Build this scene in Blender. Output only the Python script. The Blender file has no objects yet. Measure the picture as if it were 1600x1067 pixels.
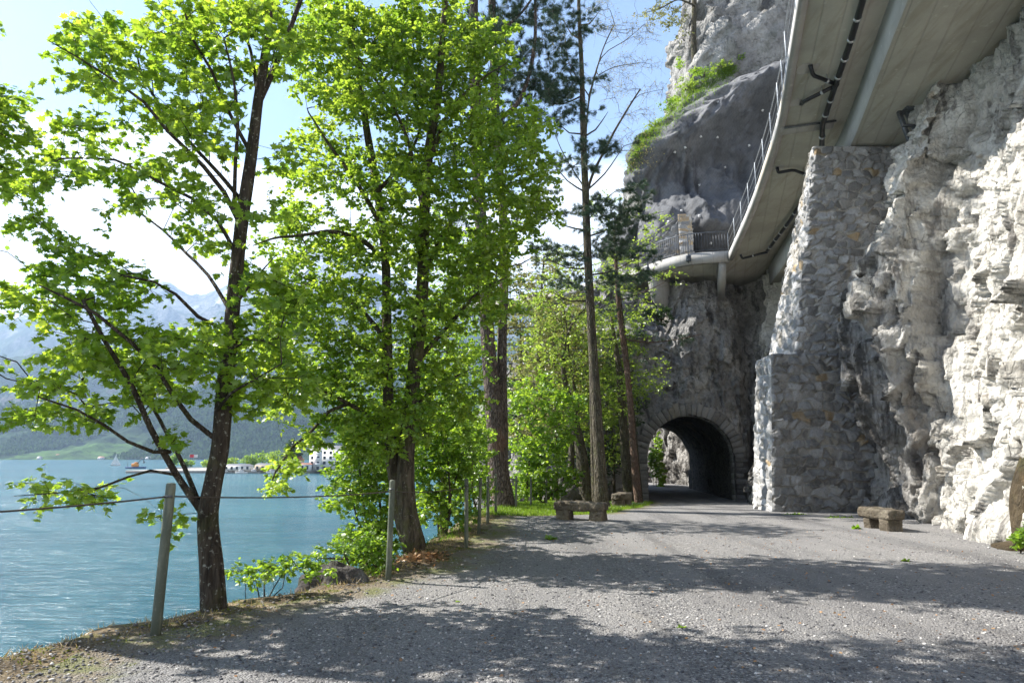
import bpy, math, random
import numpy as np
from mathutils import Vector
rng = np.random.default_rng(11)
random.seed(5)
sc = bpy.context.scene
COL = sc.collection
# ------------------------------------------------------------------ camera
F = 1100.0; PITCH = math.atan(180.5 / F); EYE = 1.6
cam_d = bpy.data.cameras.new('camera'); cam = bpy.data.objects.new('camera', cam_d); COL.objects.link(cam)
cam_d.lens = 36 * F / 1600; cam_d.sensor_width = 36; cam_d.clip_start = .05; cam_d.clip_end = 20000
cam.location = (0, 0, EYE); cam.rotation_euler = (math.pi / 2 + PITCH, 0, 0); sc.camera = cam
sc.render.resolution_x = 1024; sc.render.resolution_y = 682
# ------------------------------------------------------------------ sky and sun
SUN_EL = math.radians(44); SUN_AHEAD = math.radians(19)          # sun stands left of the view, a little ahead
to_sun = Vector((-math.cos(SUN_AHEAD) * math.cos(SUN_EL), math.sin(SUN_AHEAD) * math.cos(SUN_EL), math.sin(SUN_EL)))
w = bpy.data.worlds.new('World'); sc.world = w; w.use_nodes = True
nt = w.node_tree; nt.nodes.clear()
def wn(t, **k):
    n = nt.nodes.new(t)
    for a, b in k.items(): setattr(n, a, b)
    return n
sky = wn('ShaderNodeTexSky', sky_type='NISHITA', sun_disc=False)
sky.sun_elevation = SUN_EL; sky.sun_rotation = math.atan2(to_sun.x, to_sun.y)
sky.air_density = 1.0; sky.dust_density = .5; sky.ozone_density = 2.0
bg = wn('ShaderNodeBackground'); bg.inputs[1].default_value = .072
out = wn('ShaderNodeOutputWorld')
tc = wn('ShaderNodeTexCoord'); mp = wn('ShaderNodeMapping'); mp.inputs['Scale'].default_value = (1, 1, 2.1)
mp.inputs['Location'].default_value = (.35, .1, .0)
no = wn('ShaderNodeTexNoise'); no.inputs['Scale'].default_value = 2.6; no.inputs['Detail'].default_value = 9; no.inputs['Roughness'].default_value = .56
sep = wn('ShaderNodeSeparateXYZ')
band = wn('ShaderNodeMapRange'); band.inputs[1].default_value = .50; band.inputs[2].default_value = .33; band.inputs[3].default_value = -.34; band.inputs[4].default_value = .20
add = wn('ShaderNodeMath', operation='ADD')
rmp = wn('ShaderNodeMapRange', interpolation_type='SMOOTHSTEP'); rmp.inputs[1].default_value = .49; rmp.inputs[2].default_value = .60
mix = wn('ShaderNodeMix', data_type='RGBA'); mix.inputs[7].default_value = (7.0, 7.3, 7.7, 1)
L = nt.links.new
L(tc.outputs['Generated'], mp.inputs[0]); L(mp.outputs[0], no.inputs[0]); L(tc.outputs['Generated'], sep.inputs[0])
L(sep.outputs[2], band.inputs[0]); L(no.outputs[0], add.inputs[0]); L(band.outputs[0], add.inputs[1]); L(add.outputs[0], rmp.inputs[0])
L(rmp.outputs[0], mix.inputs[0]); L(sky.outputs[0], mix.inputs[6]); L(mix.outputs[2], bg.inputs[0]); L(bg.outputs[0], out.inputs[0])
sd = bpy.data.lights.new('sun', 'SUN'); sd.energy = 5.0; sd.angle = math.radians(.53); sd.color = (1, .955, .88)
so = bpy.data.objects.new('sun', sd); COL.objects.link(so); so.rotation_euler = to_sun.to_track_quat('Z', 'Y').to_euler()
sc.view_settings.view_transform = 'Standard'; sc.view_settings.look = 'None'; sc.view_settings.gamma = 1
sc.view_settings.exposure = 1.68
sc.cycles.use_denoising = True
sc.cycles.max_bounces = 7; sc.cycles.diffuse_bounces = 3; sc.cycles.transmission_bounces = 4; sc.cycles.glossy_bounces = 2
sc.cycles.transparent_max_bounces = 8; sc.cycles.volume_bounces = 0
sc.cycles.sample_clamp_indirect = 6

# ------------------------------------------------------------------ geometry helpers
cP, sP = math.cos(PITCH), math.sin(PITCH)
def ray(px, py):
    u = (px - 800) / F; v = (533.5 - py) / F
    return np.array((u, cP - v * sP, sP + v * cP))
def at(px, py, Y):
    d = ray(px, py); return d * (Y / d[1]) + np.array((0, 0, EYE))
def gz(px, py, z=0.):
    d = ray(px, py); return d * ((z - EYE) / d[2]) + np.array((0, 0, EYE))
SLOPE = .055
def rise(Y): return SLOPE * np.clip(36.5 - np.asarray(Y, float), 0, None)        # the viaduct climbs towards the camera
def gzs(px, py, z):
    d = ray(px, py); t = (z - EYE + SLOPE * 36.5) / (d[2] + SLOPE * d[1]); p = d * t + np.array((0, 0, EYE)); p[2] = z; return p
def hsh(ix, iy, iz, k=0):
    with np.errstate(over='ignore'):
        h = (ix.astype(np.int64).astype(np.uint64) * np.uint64(0x9E3779B1) ^ iy.astype(np.int64).astype(np.uint64) * np.uint64(0x85EBCA77)
             ^ iz.astype(np.int64).astype(np.uint64) * np.uint64(0xC2B2AE3D) ^ np.uint64(k * 668265263 + 12345))
        h ^= h >> np.uint64(15); h *= np.uint64(0x2545F4914F6CDD1D); h ^= h >> np.uint64(29); h *= np.uint64(0x9E3779B97F4A7C15); h ^= h >> np.uint64(32)
    return (h & np.uint64(0xFFFFFF)).astype(np.float64) / float(0xFFFFFF)
def vnoise(p, k=0):
    """smooth value noise in -1..1"""
    i = np.floor(p); f = p - i; f = f * f * f * (f * (f * 6 - 15) + 10)
    r = 0
    for dx in (0, 1):
        wx = f[:, 0] if dx else 1 - f[:, 0]
        for dy in (0, 1):
            wy = f[:, 1] if dy else 1 - f[:, 1]
            for dz in (0, 1):
                wz = f[:, 2] if dz else 1 - f[:, 2]
                r = r + wx * wy * wz * hsh(i[:, 0] + dx, i[:, 1] + dy, i[:, 2] + dz, k)
    return r * 2 - 1
def fbm(p, oct=4, k=0, ridged=False):
    r = 0; a = 1; t = 0
    for o in range(oct):
        n = vnoise(p * 2 ** o + 17.3 * o, k + o)
        if ridged: n = 1 - 2 * np.abs(n)
        r = r + a * n; t += a; a *= .5
    return r / t
def worley(p, k=0, jit=1.):
    i = np.floor(p); n = len(p)
    F1 = np.full(n, 9.); F2 = np.full(n, 9.); cid = np.zeros((n, 3)); off = np.zeros((n, 3))
    for dx in (-1, 0, 1):
        for dy in (-1, 0, 1):
            for dz in (-1, 0, 1):
                c = i + (dx, dy, dz)
                q = np.stack([hsh(c[:, 0], c[:, 1], c[:, 2], k + m) for m in (1, 2, 3)], 1)
                v = p - (c + .5 + (q - .5) * jit); d = np.sqrt((v * v).sum(1))
                m = d < F1
                F2 = np.where(m, F1, np.minimum(F2, d)); F1 = np.where(m, d, F1)
                cid[m] = q[m]; off[m] = v[m]
    return F1, F2, cid, off
def facets(p, s, k=0, tilt=.5):
    """chunky broken-rock relief: every cell is a tilted plane"""
    F1, F2, c, o = worley(p / s, k)
    return ((c[:, 0] - .5) + ((c - .5) * 2 * o).sum(1) * tilt * 2) * s, F1, F2, c
def mesh_obj(name, V, faces, mat=None, parent=None, attrs=None, smooth=False, rnd_mats=None):
    """faces: an (n,k) array or a list of such arrays"""
    me = bpy.data.meshes.new(name)
    V = np.asarray(V, dtype=np.float32)
    fl = faces if isinstance(faces, list) else [faces]
    fl = [np.asarray(f, dtype=np.int32) for f in fl if len(f)]
    loops = np.concatenate([f.ravel() for f in fl]); sizes = np.concatenate([np.full(len(f), f.shape[1], dtype=np.int32) for f in fl])
    starts = np.concatenate([[0], np.cumsum(sizes)[:-1]]).astype(np.int32)
    me.vertices.add(len(V)); me.vertices.foreach_set('co', V.ravel())
    me.loops.add(len(loops)); me.loops.foreach_set('vertex_index', loops)
    me.polygons.add(len(sizes)); me.polygons.foreach_set('loop_start', starts)
    try: me.polygons.foreach_set('loop_total', sizes)
    except Exception: pass
    if attrs:
        for an, (ty, arr) in attrs.items():
            at_ = me.attributes.new(an, ty, 'POINT')
            if ty == 'FLOAT': at_.data.foreach_set('value', np.asarray(arr, dtype=np.float32).ravel())
            else: at_.data.foreach_set('color', np.asarray(arr, dtype=np.float32).ravel())
    me.update(calc_edges=True)
    if smooth: me.polygons.foreach_set('use_smooth', np.ones(len(sizes), dtype=bool))
    me.validate()
    o = bpy.data.objects.new(name, me); COL.objects.link(o)
    if mat: me.materials.append(mat)
    if parent is not None: o.parent = parent
    return o
def tag(o, label=None, cat=None, group=None, kind=None):
    if label: o['label'] = label
    if cat: o['category'] = cat
    if group: o['group'] = group
    if kind: o['kind'] = kind
    return o
def empty(name, loc=(0, 0, 0), rz=0):
    o = bpy.data.objects.new(name, None); COL.objects.link(o); o.location = loc; o.rotation_euler = (0, 0, rz); o.empty_display_size = .2
    return o
def place(o, root):
    """parent a mesh whose vertices are in world space under a thing standing elsewhere (unrotated)"""
    o.parent = root; o.location = (-root.location[0], -root.location[1], -root.location[2]); return o
def copy_tree(o, parent=None):
    c = o.copy(); COL.objects.link(c); c.parent = parent
    for ch in [x for x in bpy.data.objects if x.parent == o]: copy_tree(ch, c)
    return c
class MB:
    def __init__(s): s.V = []; s.F = {}; s.n = 0
    def add(s, V, F):
        V = np.asarray(V, float)
        for f in F: s.F.setdefault(len(f), []).append([i + s.n for i in f])
        s.V.append(V); s.n += len(V)
    def box(s, c, d, R=None, bev=0., jit=0.):
        """box centred c, size d, chamfered by bev"""
        d = np.array(d) / 2; V = []; F = []
        if bev <= 0:
            V = np.array([(x, y, z) for x in (-1, 1) for y in (-1, 1) for z in (-1, 1)], float) * d
            F = [(0, 1, 3, 2), (4, 6, 7, 5), (0, 4, 5, 1), (2, 3, 7, 6), (0, 2, 6, 4), (1, 5, 7, 3)]
        else:
            idx = {}
            for sx in (-1, 1):
                for sy in (-1, 1):
                    for sz in (-1, 1):
                        for a in range(3):
                            v = np.array((sx, sy, sz), float) * (d - bev); v[a] = (sx, sy, sz)[a] * d[a]
                            idx[(sx, sy, sz, a)] = len(V); V.append(v)
            for a in range(3):
                b, c_ = (a + 1) % 3, (a + 2) % 3
                for sg in (-1, 1):
                    q = []
                    for (u, v_) in ((-1, -1), (1, -1), (1, 1), (-1, 1)):
                        t = [0, 0, 0]; t[a] = sg; t[b] = u; t[c_] = v_; q.append(idx[(*t, a)])
                    F.append(q if sg > 0 else q[::-1])
                for u in (-1, 1):
                    for v_ in (-1, 1):
                        t0 = [0, 0, 0]; t1 = [0, 0, 0]; t0[a] = -1; t1[a] = 1
                        for t in (t0, t1): t[b] = u; t[c_] = v_
                        q = [idx[(*t0, b)], idx[(*t1, b)], idx[(*t1, c_)], idx[(*t0, c_)]]
                        F.append(q if u * v_ < 0 else q[::-1])
            for sx in (-1, 1):
                for sy in (-1, 1):
                    for sz in (-1, 1):
                        q = [idx[(sx, sy, sz, a)] for a in range(3)]; F.append(q if sx * sy * sz > 0 else q[::-1])
            V = np.array(V)
        if jit: V = V + rng.normal(0, jit, V.shape)
        if R is not None: V = V @ np.array(R).T
        s.add(V + np.array(c), F); return s
    def tube(s, P, r, n=8, caps=True):
        V, Fq = tube(P, r, n); s.add(V, Fq.tolist())
        if caps:
            k = len(P); s.F.setdefault(n, []).append([s.n - k * n + i for i in range(n)][::-1]); s.F[n].append([s.n - n + i for i in range(n)])
        return s
    def build(s, name, mat, parent=None, smooth=False, world=True, attrs=None):
        o = mesh_obj(name, np.concatenate(s.V), [np.array(f) for f in s.F.values()], mat, None, attrs, smooth)
        if parent is not None: place(o, parent) if world else setattr(o, 'parent', parent)
        return o
def tube(P, r, n=8, wob=0., k=0):
    P = np.asarray(P, float); m = len(P); r = np.broadcast_to(np.asarray(r, float), (m,))
    T = np.gradient(P, axis=0) if m > 2 else np.repeat((P[-1] - P[0])[None], m, 0)
    T /= np.linalg.norm(T, axis=1)[:, None] + 1e-9
    a = np.array((1., 0, 0)) if abs(T[0][0]) < .8 else np.array((0, 1., 0))
    U = np.zeros_like(P); u = a - T[0] * (a @ T[0]); u /= np.linalg.norm(u)
    for i in range(m):
        u = u - T[i] * (u @ T[i]); u /= np.linalg.norm(u) + 1e-9; U[i] = u
    W = np.cross(T, U); an = np.arange(n) * 2 * math.pi / n
    R = r[:, None] * np.ones(n)
    D = U[:, None] * np.cos(an)[None, :, None] + W[:, None] * np.sin(an)[None, :, None]
    if wob:
        q = (P[:, None] + D * r[:, None, None]).reshape(-1, 3)
        w_ = fbm(q * (1.0, 1.0, .35) / .16, 3, k, True).reshape(m, n) * .6 + vnoise(q * (1, 1, .5) / .6, k + 9).reshape(m, n) * 1.0
        R = R * (1 + wob * w_)
    V = P[:, None] + D * R[:, :, None]
    i = np.arange(m - 1)[:, None] * n; j = np.arange(n)[None]; j2 = (j + 1) % n
    Fq = np.stack([i + j, i + j2, i + n + j2, i + n + j], -1).reshape(-1, 4)
    return V.reshape(-1, 3), Fq
def resample(P, step):
    P = np.asarray(P, float)
    Q = np.vstack([2 * P[0] - P[1], P, 2 * P[-1] - P[-2]]); o = []
    for i in range(1, len(Q) - 2):
        a, b, c, d = Q[i - 1:i + 3]; n = max(1, int(np.linalg.norm(c - b) / step))
        for t in np.arange(n) / n:
            o.append(.5 * ((2 * b) + (-a + c) * t + (2 * a - 5 * b + 4 * c - d) * t * t + (-a + 3 * b - 3 * c + d) * t ** 3))
    o.append(P[-1]); return np.array(o)
def grid_faces(nu, nv, keep=None):
    i, j = np.meshgrid(np.arange(nu - 1), np.arange(nv - 1), indexing='ij'); a = i * nv + j
    f = np.stack([a, a + nv, a + nv + 1, a + 1], -1).reshape(-1, 4)
    return f if keep is None else f[keep[f].all(1)]
def interp_poly(tab, x):
    tab = np.asarray(tab, float); return np.interp(x, tab[:, 0], tab[:, 1])

# ------------------------------------------------------------------ materials
class Mat:
    def __init__(s, name):
        s.m = bpy.data.materials.new(name); s.m.use_nodes = True; s.t = s.m.node_tree; s.t.nodes.clear()
        s.out = s.n('ShaderNodeOutputMaterial'); s.co = s.n('ShaderNodeTexCoord').outputs['Object']
    def n(s, ty, **k):
        x = s.t.nodes.new(ty)
        for a, b in k.items(): setattr(x, a, b)
        return x
    def l(s, a, b): s.t.links.new(a, b)
    def set(s, node, i, v):
        if hasattr(v, 'links') or isinstance(v, bpy.types.NodeSocket): s.l(v, node.inputs[i])
        else:
            if isinstance(v, (tuple, list)) and len(v) == 3 and node.inputs[i].type == 'RGBA': v = (*v, 1)
            node.inputs[i].default_value = v
    def map(s, scale=(1, 1, 1), rot=(0, 0, 0), loc=(0, 0, 0), src=None):
        m = s.n('ShaderNodeMapping'); s.l(src or s.co, m.inputs[0]); m.inputs['Scale'].default_value = scale; m.inputs['Rotation'].default_value = rot; m.inputs['Location'].default_value = loc
        return m.outputs[0]
    def noise(s, sc_, det=4, ro=.55, v=None, dist=0.):
        x = s.n('ShaderNodeTexNoise'); s.l(v or s.co, x.inputs[0]); x.inputs['Scale'].default_value = sc_; x.inputs['Detail'].default_value = det; x.inputs['Roughness'].default_value = ro
        x.inputs['Distortion'].default_value = dist; return x.outputs[0]
    def vor(s, sc_, v=None, feat='F1', outp=0, rnd=1.):
        x = s.n('ShaderNodeTexVoronoi', feature=feat); s.l(v or s.co, x.inputs[0]); x.inputs['Scale'].default_value = sc_; x.inputs['Randomness'].default_value = rnd; return x.outputs[outp]
    def rng(s, v, a, b, c=0., d=1., smooth=True):
        x = s.n('ShaderNodeMapRange'); x.interpolation_type = 'SMOOTHSTEP' if smooth else 'LINEAR'; s.l(v, x.inputs[0])
        for i, q in enumerate((a, b, c, d)): x.inputs[i + 1].default_value = q
        return x.outputs[0]
    def math(s, op, a, b=0.):
        x = s.n('ShaderNodeMath', operation=op); s.set(x, 0, a); s.set(x, 1, b); return x.outputs[0]
    def mix(s, f, a, b, bt='MIX'):
        x = s.n('ShaderNodeMix', data_type='RGBA', blend_type=bt); s.set(x, 0, f); s.set(x, 6, a); s.set(x, 7, b); return x.outputs[2]
    def ramp(s, v, stops):
        x = s.n('ShaderNodeValToRGB'); s.l(v, x.inputs[0]); e = x.color_ramp.elements
        while len(e) < len(stops): e.new(.5)
        for el, (p, c) in zip(e, stops): el.position = p; el.color = (*c, 1)
        return x.outputs[0]
    def attr(s, name, outp='Fac'):
        x = s.n('ShaderNodeAttribute', attribute_name=name); return x.outputs[outp]
    def bump(s, h, dist, strength=1., nrm=None):
        x = s.n('ShaderNodeBump'); s.l(h, x.inputs['Height']); x.inputs['Distance'].default_value = dist; x.inputs['Strength'].default_value = strength
        if nrm is not None: s.l(nrm, x.inputs['Normal'])
        return x.outputs[0]
    def pbr(s, col, rough=.8, nrm=None, metal=0., spec=.3):
        x = s.n('ShaderNodeBsdfPrincipled'); s.set(x, 'Base Color', col); s.set(x, 'Roughness', rough); s.set(x, 'Metallic', metal); s.set(x, 'Specular IOR Level', spec)
        if nrm is not None: s.l(nrm, x.inputs['Normal'])
        s.l(x.outputs[0], s.out.inputs[0]); return s.m

def rock_mat(name, base, light, dark, stain=.5, ochre=.15, green=0., bsc=1., net=False, dirty=False):
    m = Mat(name)
    n1 = m.noise(.55 * bsc, 6, .6); n2 = m.noise(4.5 * bsc, 6, .65)
    col = m.mix(m.rng(n1, .38, .62), base, light)
    col = m.mix(m.math('MULTIPLY', m.rng(n2, .48, .66), .55), col, tuple(c * .55 for c in base))
    st = m.noise(1.6 * bsc, 6, .62, m.map((1, 1, .22)), .3)
    col = m.mix(m.math('MULTIPLY', m.rng(st, .53, .66), stain), col, dark)
    oc = m.noise(.9 * bsc, 5, .6, m.map((1, 1, .45), loc=(7, 3, 1)))
    col = m.mix(m.math('MULTIPLY', m.rng(oc, .60, .70), ochre), col, (.42, .28, .12))
    if green: col = m.mix(m.math('MULTIPLY', m.rng(m.noise(1.2 * bsc, 6, .6, m.map(loc=(3, 9, 2))), .55, .66), green), col, (.07, .09, .03))
    wq = m.n('ShaderNodeVectorMath', operation='ADD'); m.l(m.map((1, 1, .6)), wq.inputs[0])
    nv_ = m.n('ShaderNodeTexNoise'); m.l(m.co, nv_.inputs[0]); nv_.inputs['Scale'].default_value = 1.7 * bsc; nv_.inputs['Detail'].default_value = 5
    ms_ = m.n('ShaderNodeVectorMath', operation='SCALE'); m.l(nv_.outputs['Color'], ms_.inputs[0]); ms_.inputs['Scale'].default_value = .5 / bsc; m.l(ms_.outputs[0], wq.inputs[1])
    ck = m.vor(2.6 * bsc, wq.outputs[0], 'DISTANCE_TO_EDGE'); ckm = m.rng(ck, .0, .035, 1, 0)
    msk = m.rng(m.noise(1.1 * bsc, 4, .6, m.map(loc=(2, 5, 8))), .52, .66)
    if not net: col = m.mix(m.math('MULTIPLY', m.math('MULTIPLY', ckm, msk), .5), col, dark)
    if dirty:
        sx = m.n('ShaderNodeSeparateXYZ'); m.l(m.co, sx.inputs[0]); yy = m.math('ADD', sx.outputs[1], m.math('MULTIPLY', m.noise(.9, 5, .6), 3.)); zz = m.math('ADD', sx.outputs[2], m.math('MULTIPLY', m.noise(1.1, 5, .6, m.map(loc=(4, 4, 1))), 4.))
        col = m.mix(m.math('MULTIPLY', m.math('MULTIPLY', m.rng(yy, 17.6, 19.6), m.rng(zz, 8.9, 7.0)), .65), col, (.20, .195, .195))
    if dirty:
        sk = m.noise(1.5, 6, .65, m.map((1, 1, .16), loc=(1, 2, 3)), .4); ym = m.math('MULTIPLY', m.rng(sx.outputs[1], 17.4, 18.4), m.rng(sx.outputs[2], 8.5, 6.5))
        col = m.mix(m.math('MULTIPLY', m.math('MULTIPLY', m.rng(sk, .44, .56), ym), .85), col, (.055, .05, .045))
    h = m.math('ADD', m.noise(6 * bsc, 8, .7), m.math('MULTIPLY', m.vor(7 * bsc, feat='DISTANCE_TO_EDGE', v=m.map((1, 1, .7))), .8))
    nr = m.bump(h, .15 / bsc if not net else .05, 1.)
    if not net: nr = m.bump(ckm, -.03, .8, nr)
    nr = m.bump(m.noise(30, 6, .75), .02 if not net else .006, .8, nr)
    if net:
        wv = []
        for a in (.62, -.62):
            x = m.n('ShaderNodeTexWave'); m.l(m.map((1, 0.3, 1), (0, a, 0)), x.inputs[0]); x.inputs['Scale'].default_value = 1.9; x.inputs['Distortion'].default_value = 1.2; x.inputs['Detail Scale'].default_value = .3
            wv.append(m.rng(x.outputs[1], .82, .97))
        g = m.math('MAXIMUM', wv[0], wv[1])
        col = m.mix(m.math('MULTIPLY', g, .2), col, (.05, .053, .06)); pass
    return m.pbr(col, .88, nr, spec=.2)
M_rock = rock_mat('limestone_bright', (.60, .57, .51), (.78, .755, .69), (.09, .08, .075), .72, .4, dirty=True)
M_rock2 = rock_mat('limestone_grey', (.21, .205, .20), (.38, .37, .35), (.055, .055, .055), .8, .12, .15)
M_net = rock_mat('netted_limestone', (.10, .104, .112), (.17, .172, .18), (.045, .047, .053), .7, .02, .0, .35, True)
M_cliff = rock_mat('upper_limestone', (.27, .265, .255), (.42, .41, .39), (.09, .09, .09), .7, .12, .2, .5)
M_brown = rock_mat('brown_stained_rock', (.07, .052, .03), (.13, .10, .06), (.05, .045, .04), .6, .3, .3)
M_boulder = rock_mat('boulder_rock', (.09, .08, .075), (.2, .19, .18), (.05, .05, .05), .6, .1, .4, 1.6)

def masonry_mat(name, bright=1.):
    m = Mat(name)
    v = m.attr('stone', 'Color')
    n = m.noise(9, 6, .65)
    col = m.mix(m.math('MULTIPLY', m.rng(n, .4, .68), .4), v, tuple(.75 * bright * c for c in (.40, .38, .35)), 'MIX')
    col = m.mix(m.math('MULTIPLY', m.rng(m.noise(26, 4, .6), .5, .68), .45), col, (.07, .07, .07))
    col = m.mix(m.math('MULTIPLY', m.rng(m.noise(.8, 5, .6, m.map((1.3, 1.3, .25))), .56, .66), .35), col, (.32, .27, .19))
    nr = m.bump(m.noise(14, 8, .72), .03, .9)
    return m.pbr(col, .88, nr, spec=.2)
M_masonry = masonry_mat('rubble_masonry')

def concrete_mat(name, c, streak=.35, warm=(.23, .20, .13)):
    m = Mat(name)
    n = m.noise(.7, 6, .62)
    col = m.mix(m.math('MULTIPLY', m.rng(n, .4, .65), .6), c, tuple(x * .72 for x in c))
    col = m.mix(m.math('MULTIPLY', m.rng(m.noise(1.3, 6, .6, m.map((2.4, .3, 2.4), (0, 0, -.24))), .5, .68), streak), col, warm)
    col = m.mix(m.math('MULTIPLY', m.rng(m.noise(5, 5, .6), .60, .72), .4), col, tuple(min(1, x * 1.5) for x in c))
    # board marks: straight lines along the viaduct
    x = m.n('ShaderNodeTexWave'); m.l(m.map(rot=(0, 0, .28)), x.inputs[0]); x.inputs['Scale'].default_value = .55; x.inputs['Distortion'].default_value = .15
    ln = m.rng(x.outputs[1], .965, 1.)
    col = m.mix(m.math('MULTIPLY', ln, .2), col, tuple(x_ * .45 for x_ in c))
    nr = m.bump(m.noise(30, 5, .6), .006, .6); nr = m.bump(ln, -.01, .7, nr)
    return m.pbr(col, .82, nr, spec=.25)
M_conc = concrete_mat('board_marked_concrete', (.39, .36, .305), .45, (.22, .19, .135))
M_conc_l = concrete_mat('pale_concrete', (.33, .325, .31), .2)
M_conc_s = concrete_mat('girder_side_skylit_concrete', (.50, .50, .49), .15)  # cleaner girder sides, made paler still by sky light put into the colour
def simple(name, c, rough=.6, metal=0., ns=20, var=.25, bump=.003, spec=.35):
    m = Mat(name)
    n = m.noise(ns, 5, .6)
    col = m.mix(m.rng(n, .35, .68), tuple(x * (1 - var) for x in c), tuple(min(1, x * (1 + var)) for x in c))
    return m.pbr(col, rough, m.bump(n, bump, .6), metal, spec)
M_pipe = simple('black_pipe', (.018, .018, .02), .38)
M_clamp = simple('galvanised_clamp', (.45, .46, .47), .4, .7)
M_steel = simple('grey_steel', (.12, .125, .13), .5, .5)
M_galv = simple('galvanised_rail', (.25, .27, .29), .5, .4)
M_darkrail = simple('dark_rail', (.06, .07, .085), .5, .3)
M_white = simple('white_plate', (.6, .6, .6), .5)
def post_mat():
    m = Mat('weathered_green_post')
    n = m.noise(3, 6, .6, m.map((4, 4, .6))); n2 = m.noise(40, 4, .6)
    col = m.mix(m.rng(n, .42, .62), (.085, .10, .075), (.17, .18, .135))
    col = m.mix(m.math('MULTIPLY', m.rng(n2, .55, .7), .4), col, (.22, .22, .175))
    return m.pbr(col, .75, m.bump(n2, .003, .6))
M_post = post_mat()
M_cable = simple('rusty_cable', (.07, .055, .045), .7)

def bark_mat(name, c1, c2, moss=0., sc_=1., lich=0., plate=False):
    m = Mat(name)
    v = m.map((1, 1, .22)); n = m.noise(11 * sc_, 7, .65, v, .4)
    dv = m.n('ShaderNodeVectorMath', operation='ADD'); m.l(m.map((1, 1, .26)), dv.inputs[0]); dn = m.n('ShaderNodeTexNoise'); m.l(v, dn.inputs[0]); dn.inputs['Scale'].default_value = 5; ds = m.n('ShaderNodeVectorMath', operation='SCALE'); m.l(dn.outputs['Color'], ds.inputs[0]); ds.inputs['Scale'].default_value = .22; m.l(ds.outputs[0], dv.inputs[1])
    cr = m.vor(6.5 * sc_, dv.outputs[0], 'DISTANCE_TO_EDGE')
    col = m.mix(m.rng(n, .36, .66), c1, c2)
    if plate:
        col = m.mix(m.math('MULTIPLY', m.rng(cr, .01, .10, 1, 0), .75), col, tuple(x * .35 for x in c1))
        col = m.mix(m.math('MULTIPLY', m.rng(m.noise(1.1, 5, .6), .54, .66), .55), col, (.20, .11, .07))
    if moss: col = m.mix(m.math('MULTIPLY', m.rng(m.noise(3, 6, .65), .50, .62), moss), col, (.08, .09, .025))
    if lich: col = m.mix(m.math('MULTIPLY', m.rng(m.noise(22, 4, .6, m.map(loc=(4, 4, 4))), .60, .66), lich), col, (.34, .34, .29))
    h = m.math('ADD', n, m.math('MULTIPLY', m.rng(cr, 0, .2), 1.2 if plate else .5))
    return m.pbr(col, .92, m.bump(h, .045, 1.), spec=.15)
M_bark_maple = bark_mat('maple_bark', (.035, .028, .022), (.085, .07, .055), .25, 1.6, .7)
M_bark_lime = bark_mat('lime_bark', (.04, .033, .024), (.12, .10, .075), .5, 1.3, .3)
M_bark_pine = bark_mat('pine_bark', (.10, .075, .06), (.21, .17, .145), 0., 2.2, .35, True)
M_bark_red = bark_mat('red_pine_bark', (.14, .095, .07), (.25, .175, .13), 0., 3.0, .1, True)
M_bark_grey = bark_mat('grey_bark', (.04, .034, .024), (.11, .095, .068), .35, 1.4, .5)
M_stem = bark_mat('shrub_stem', (.06, .05, .035), (.13, .11, .08), .2, 3)

def leaf_mat(name, c_a, c_b, tr_a, tr_b, tfac=.5, gloss=.05, rough=.42):
    gloss = min(gloss, .045)
    m = Mat(name)
    r = m.attr('rnd')
    cl = m.noise(.9, 3, .5)
    f = m.math('ADD', m.math('MULTIPLY', r, .75), m.math('MULTIPLY', m.rng(cl, .35, .65), .3))
    c = m.mix(f, c_a, c_b); t = m.mix(f, tr_a, tr_b)
    d = m.n('ShaderNodeBsdfDiffuse'); m.l(c, d.inputs[0]); tr = m.n('ShaderNodeBsdfTranslucent'); m.l(t, tr.inputs[0])
    g = m.n('ShaderNodeBsdfGlossy'); g.inputs[0].default_value = (1, 1, 1, 1); g.inputs['Roughness'].default_value = rough
    a = m.n('ShaderNodeMixShader'); a.inputs[0].default_value = tfac; m.l(d.outputs[0], a.inputs[1]); m.l(tr.outputs[0], a.inputs[2])
    b = m.n('ShaderNodeMixShader'); b.inputs[0].default_value = gloss; m.l(a.outputs[0], b.inputs[1]); m.l(g.outputs[0], b.inputs[2])
    m.l(b.outputs[0], m.out.inputs[0]); return m.m
M_leaf_maple = leaf_mat('maple_leaf', (.04, .11, .006), (.20, .32, .022), (.19, .40, .02), (.68, .84, .07), .52, .08)
M_leaf_lime = leaf_mat('lime_leaf', (.035, .105, .006), (.22, .34, .03), (.17, .37, .02), (.70, .85, .08), .5, .09)
M_leaf_shrub = leaf_mat('shrub_leaf', (.035, .10, .008), (.19, .30, .03), (.17, .38, .015), (.60, .80, .06), .46, .09)
M_leaf_spring = leaf_mat('spring_leaf', (.10, .17, .02), (.22, .29, .04), (.32, .50, .04), (.55, .68, .10), .5, .05)
M_leaf_olive = leaf_mat('budding_olive_leaf', (.11, .11, .035), (.22, .21, .07), (.25, .27, .06), (.40, .40, .12), .4, .04)
M_leaf_ever = leaf_mat('evergreen_leaf', (.018, .045, .014), (.05, .09, .03), (.04, .10, .02), (.08, .16, .04), .25, .06)
M_needle = leaf_mat('pine_needle', (.022, .05, .028), (.055, .095, .045), (.03, .08, .03), (.08, .15, .05), .2, .1)
M_grass = leaf_mat('fresh_grass', (.07, .15, .01), (.17, .26, .03), (.16, .34, .01), (.36, .5, .04), .4, .02)
M_dry = leaf_mat('dry_grass', (.30, .22, .10), (.50, .40, .20), (.25, .18, .08), (.4, .3, .14), .3, .03)
M_moss = leaf_mat('moss', (.10, .13, .02), (.20, .21, .04), (.10, .15, .01), (.2, .25, .03), .2, .0)
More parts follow.
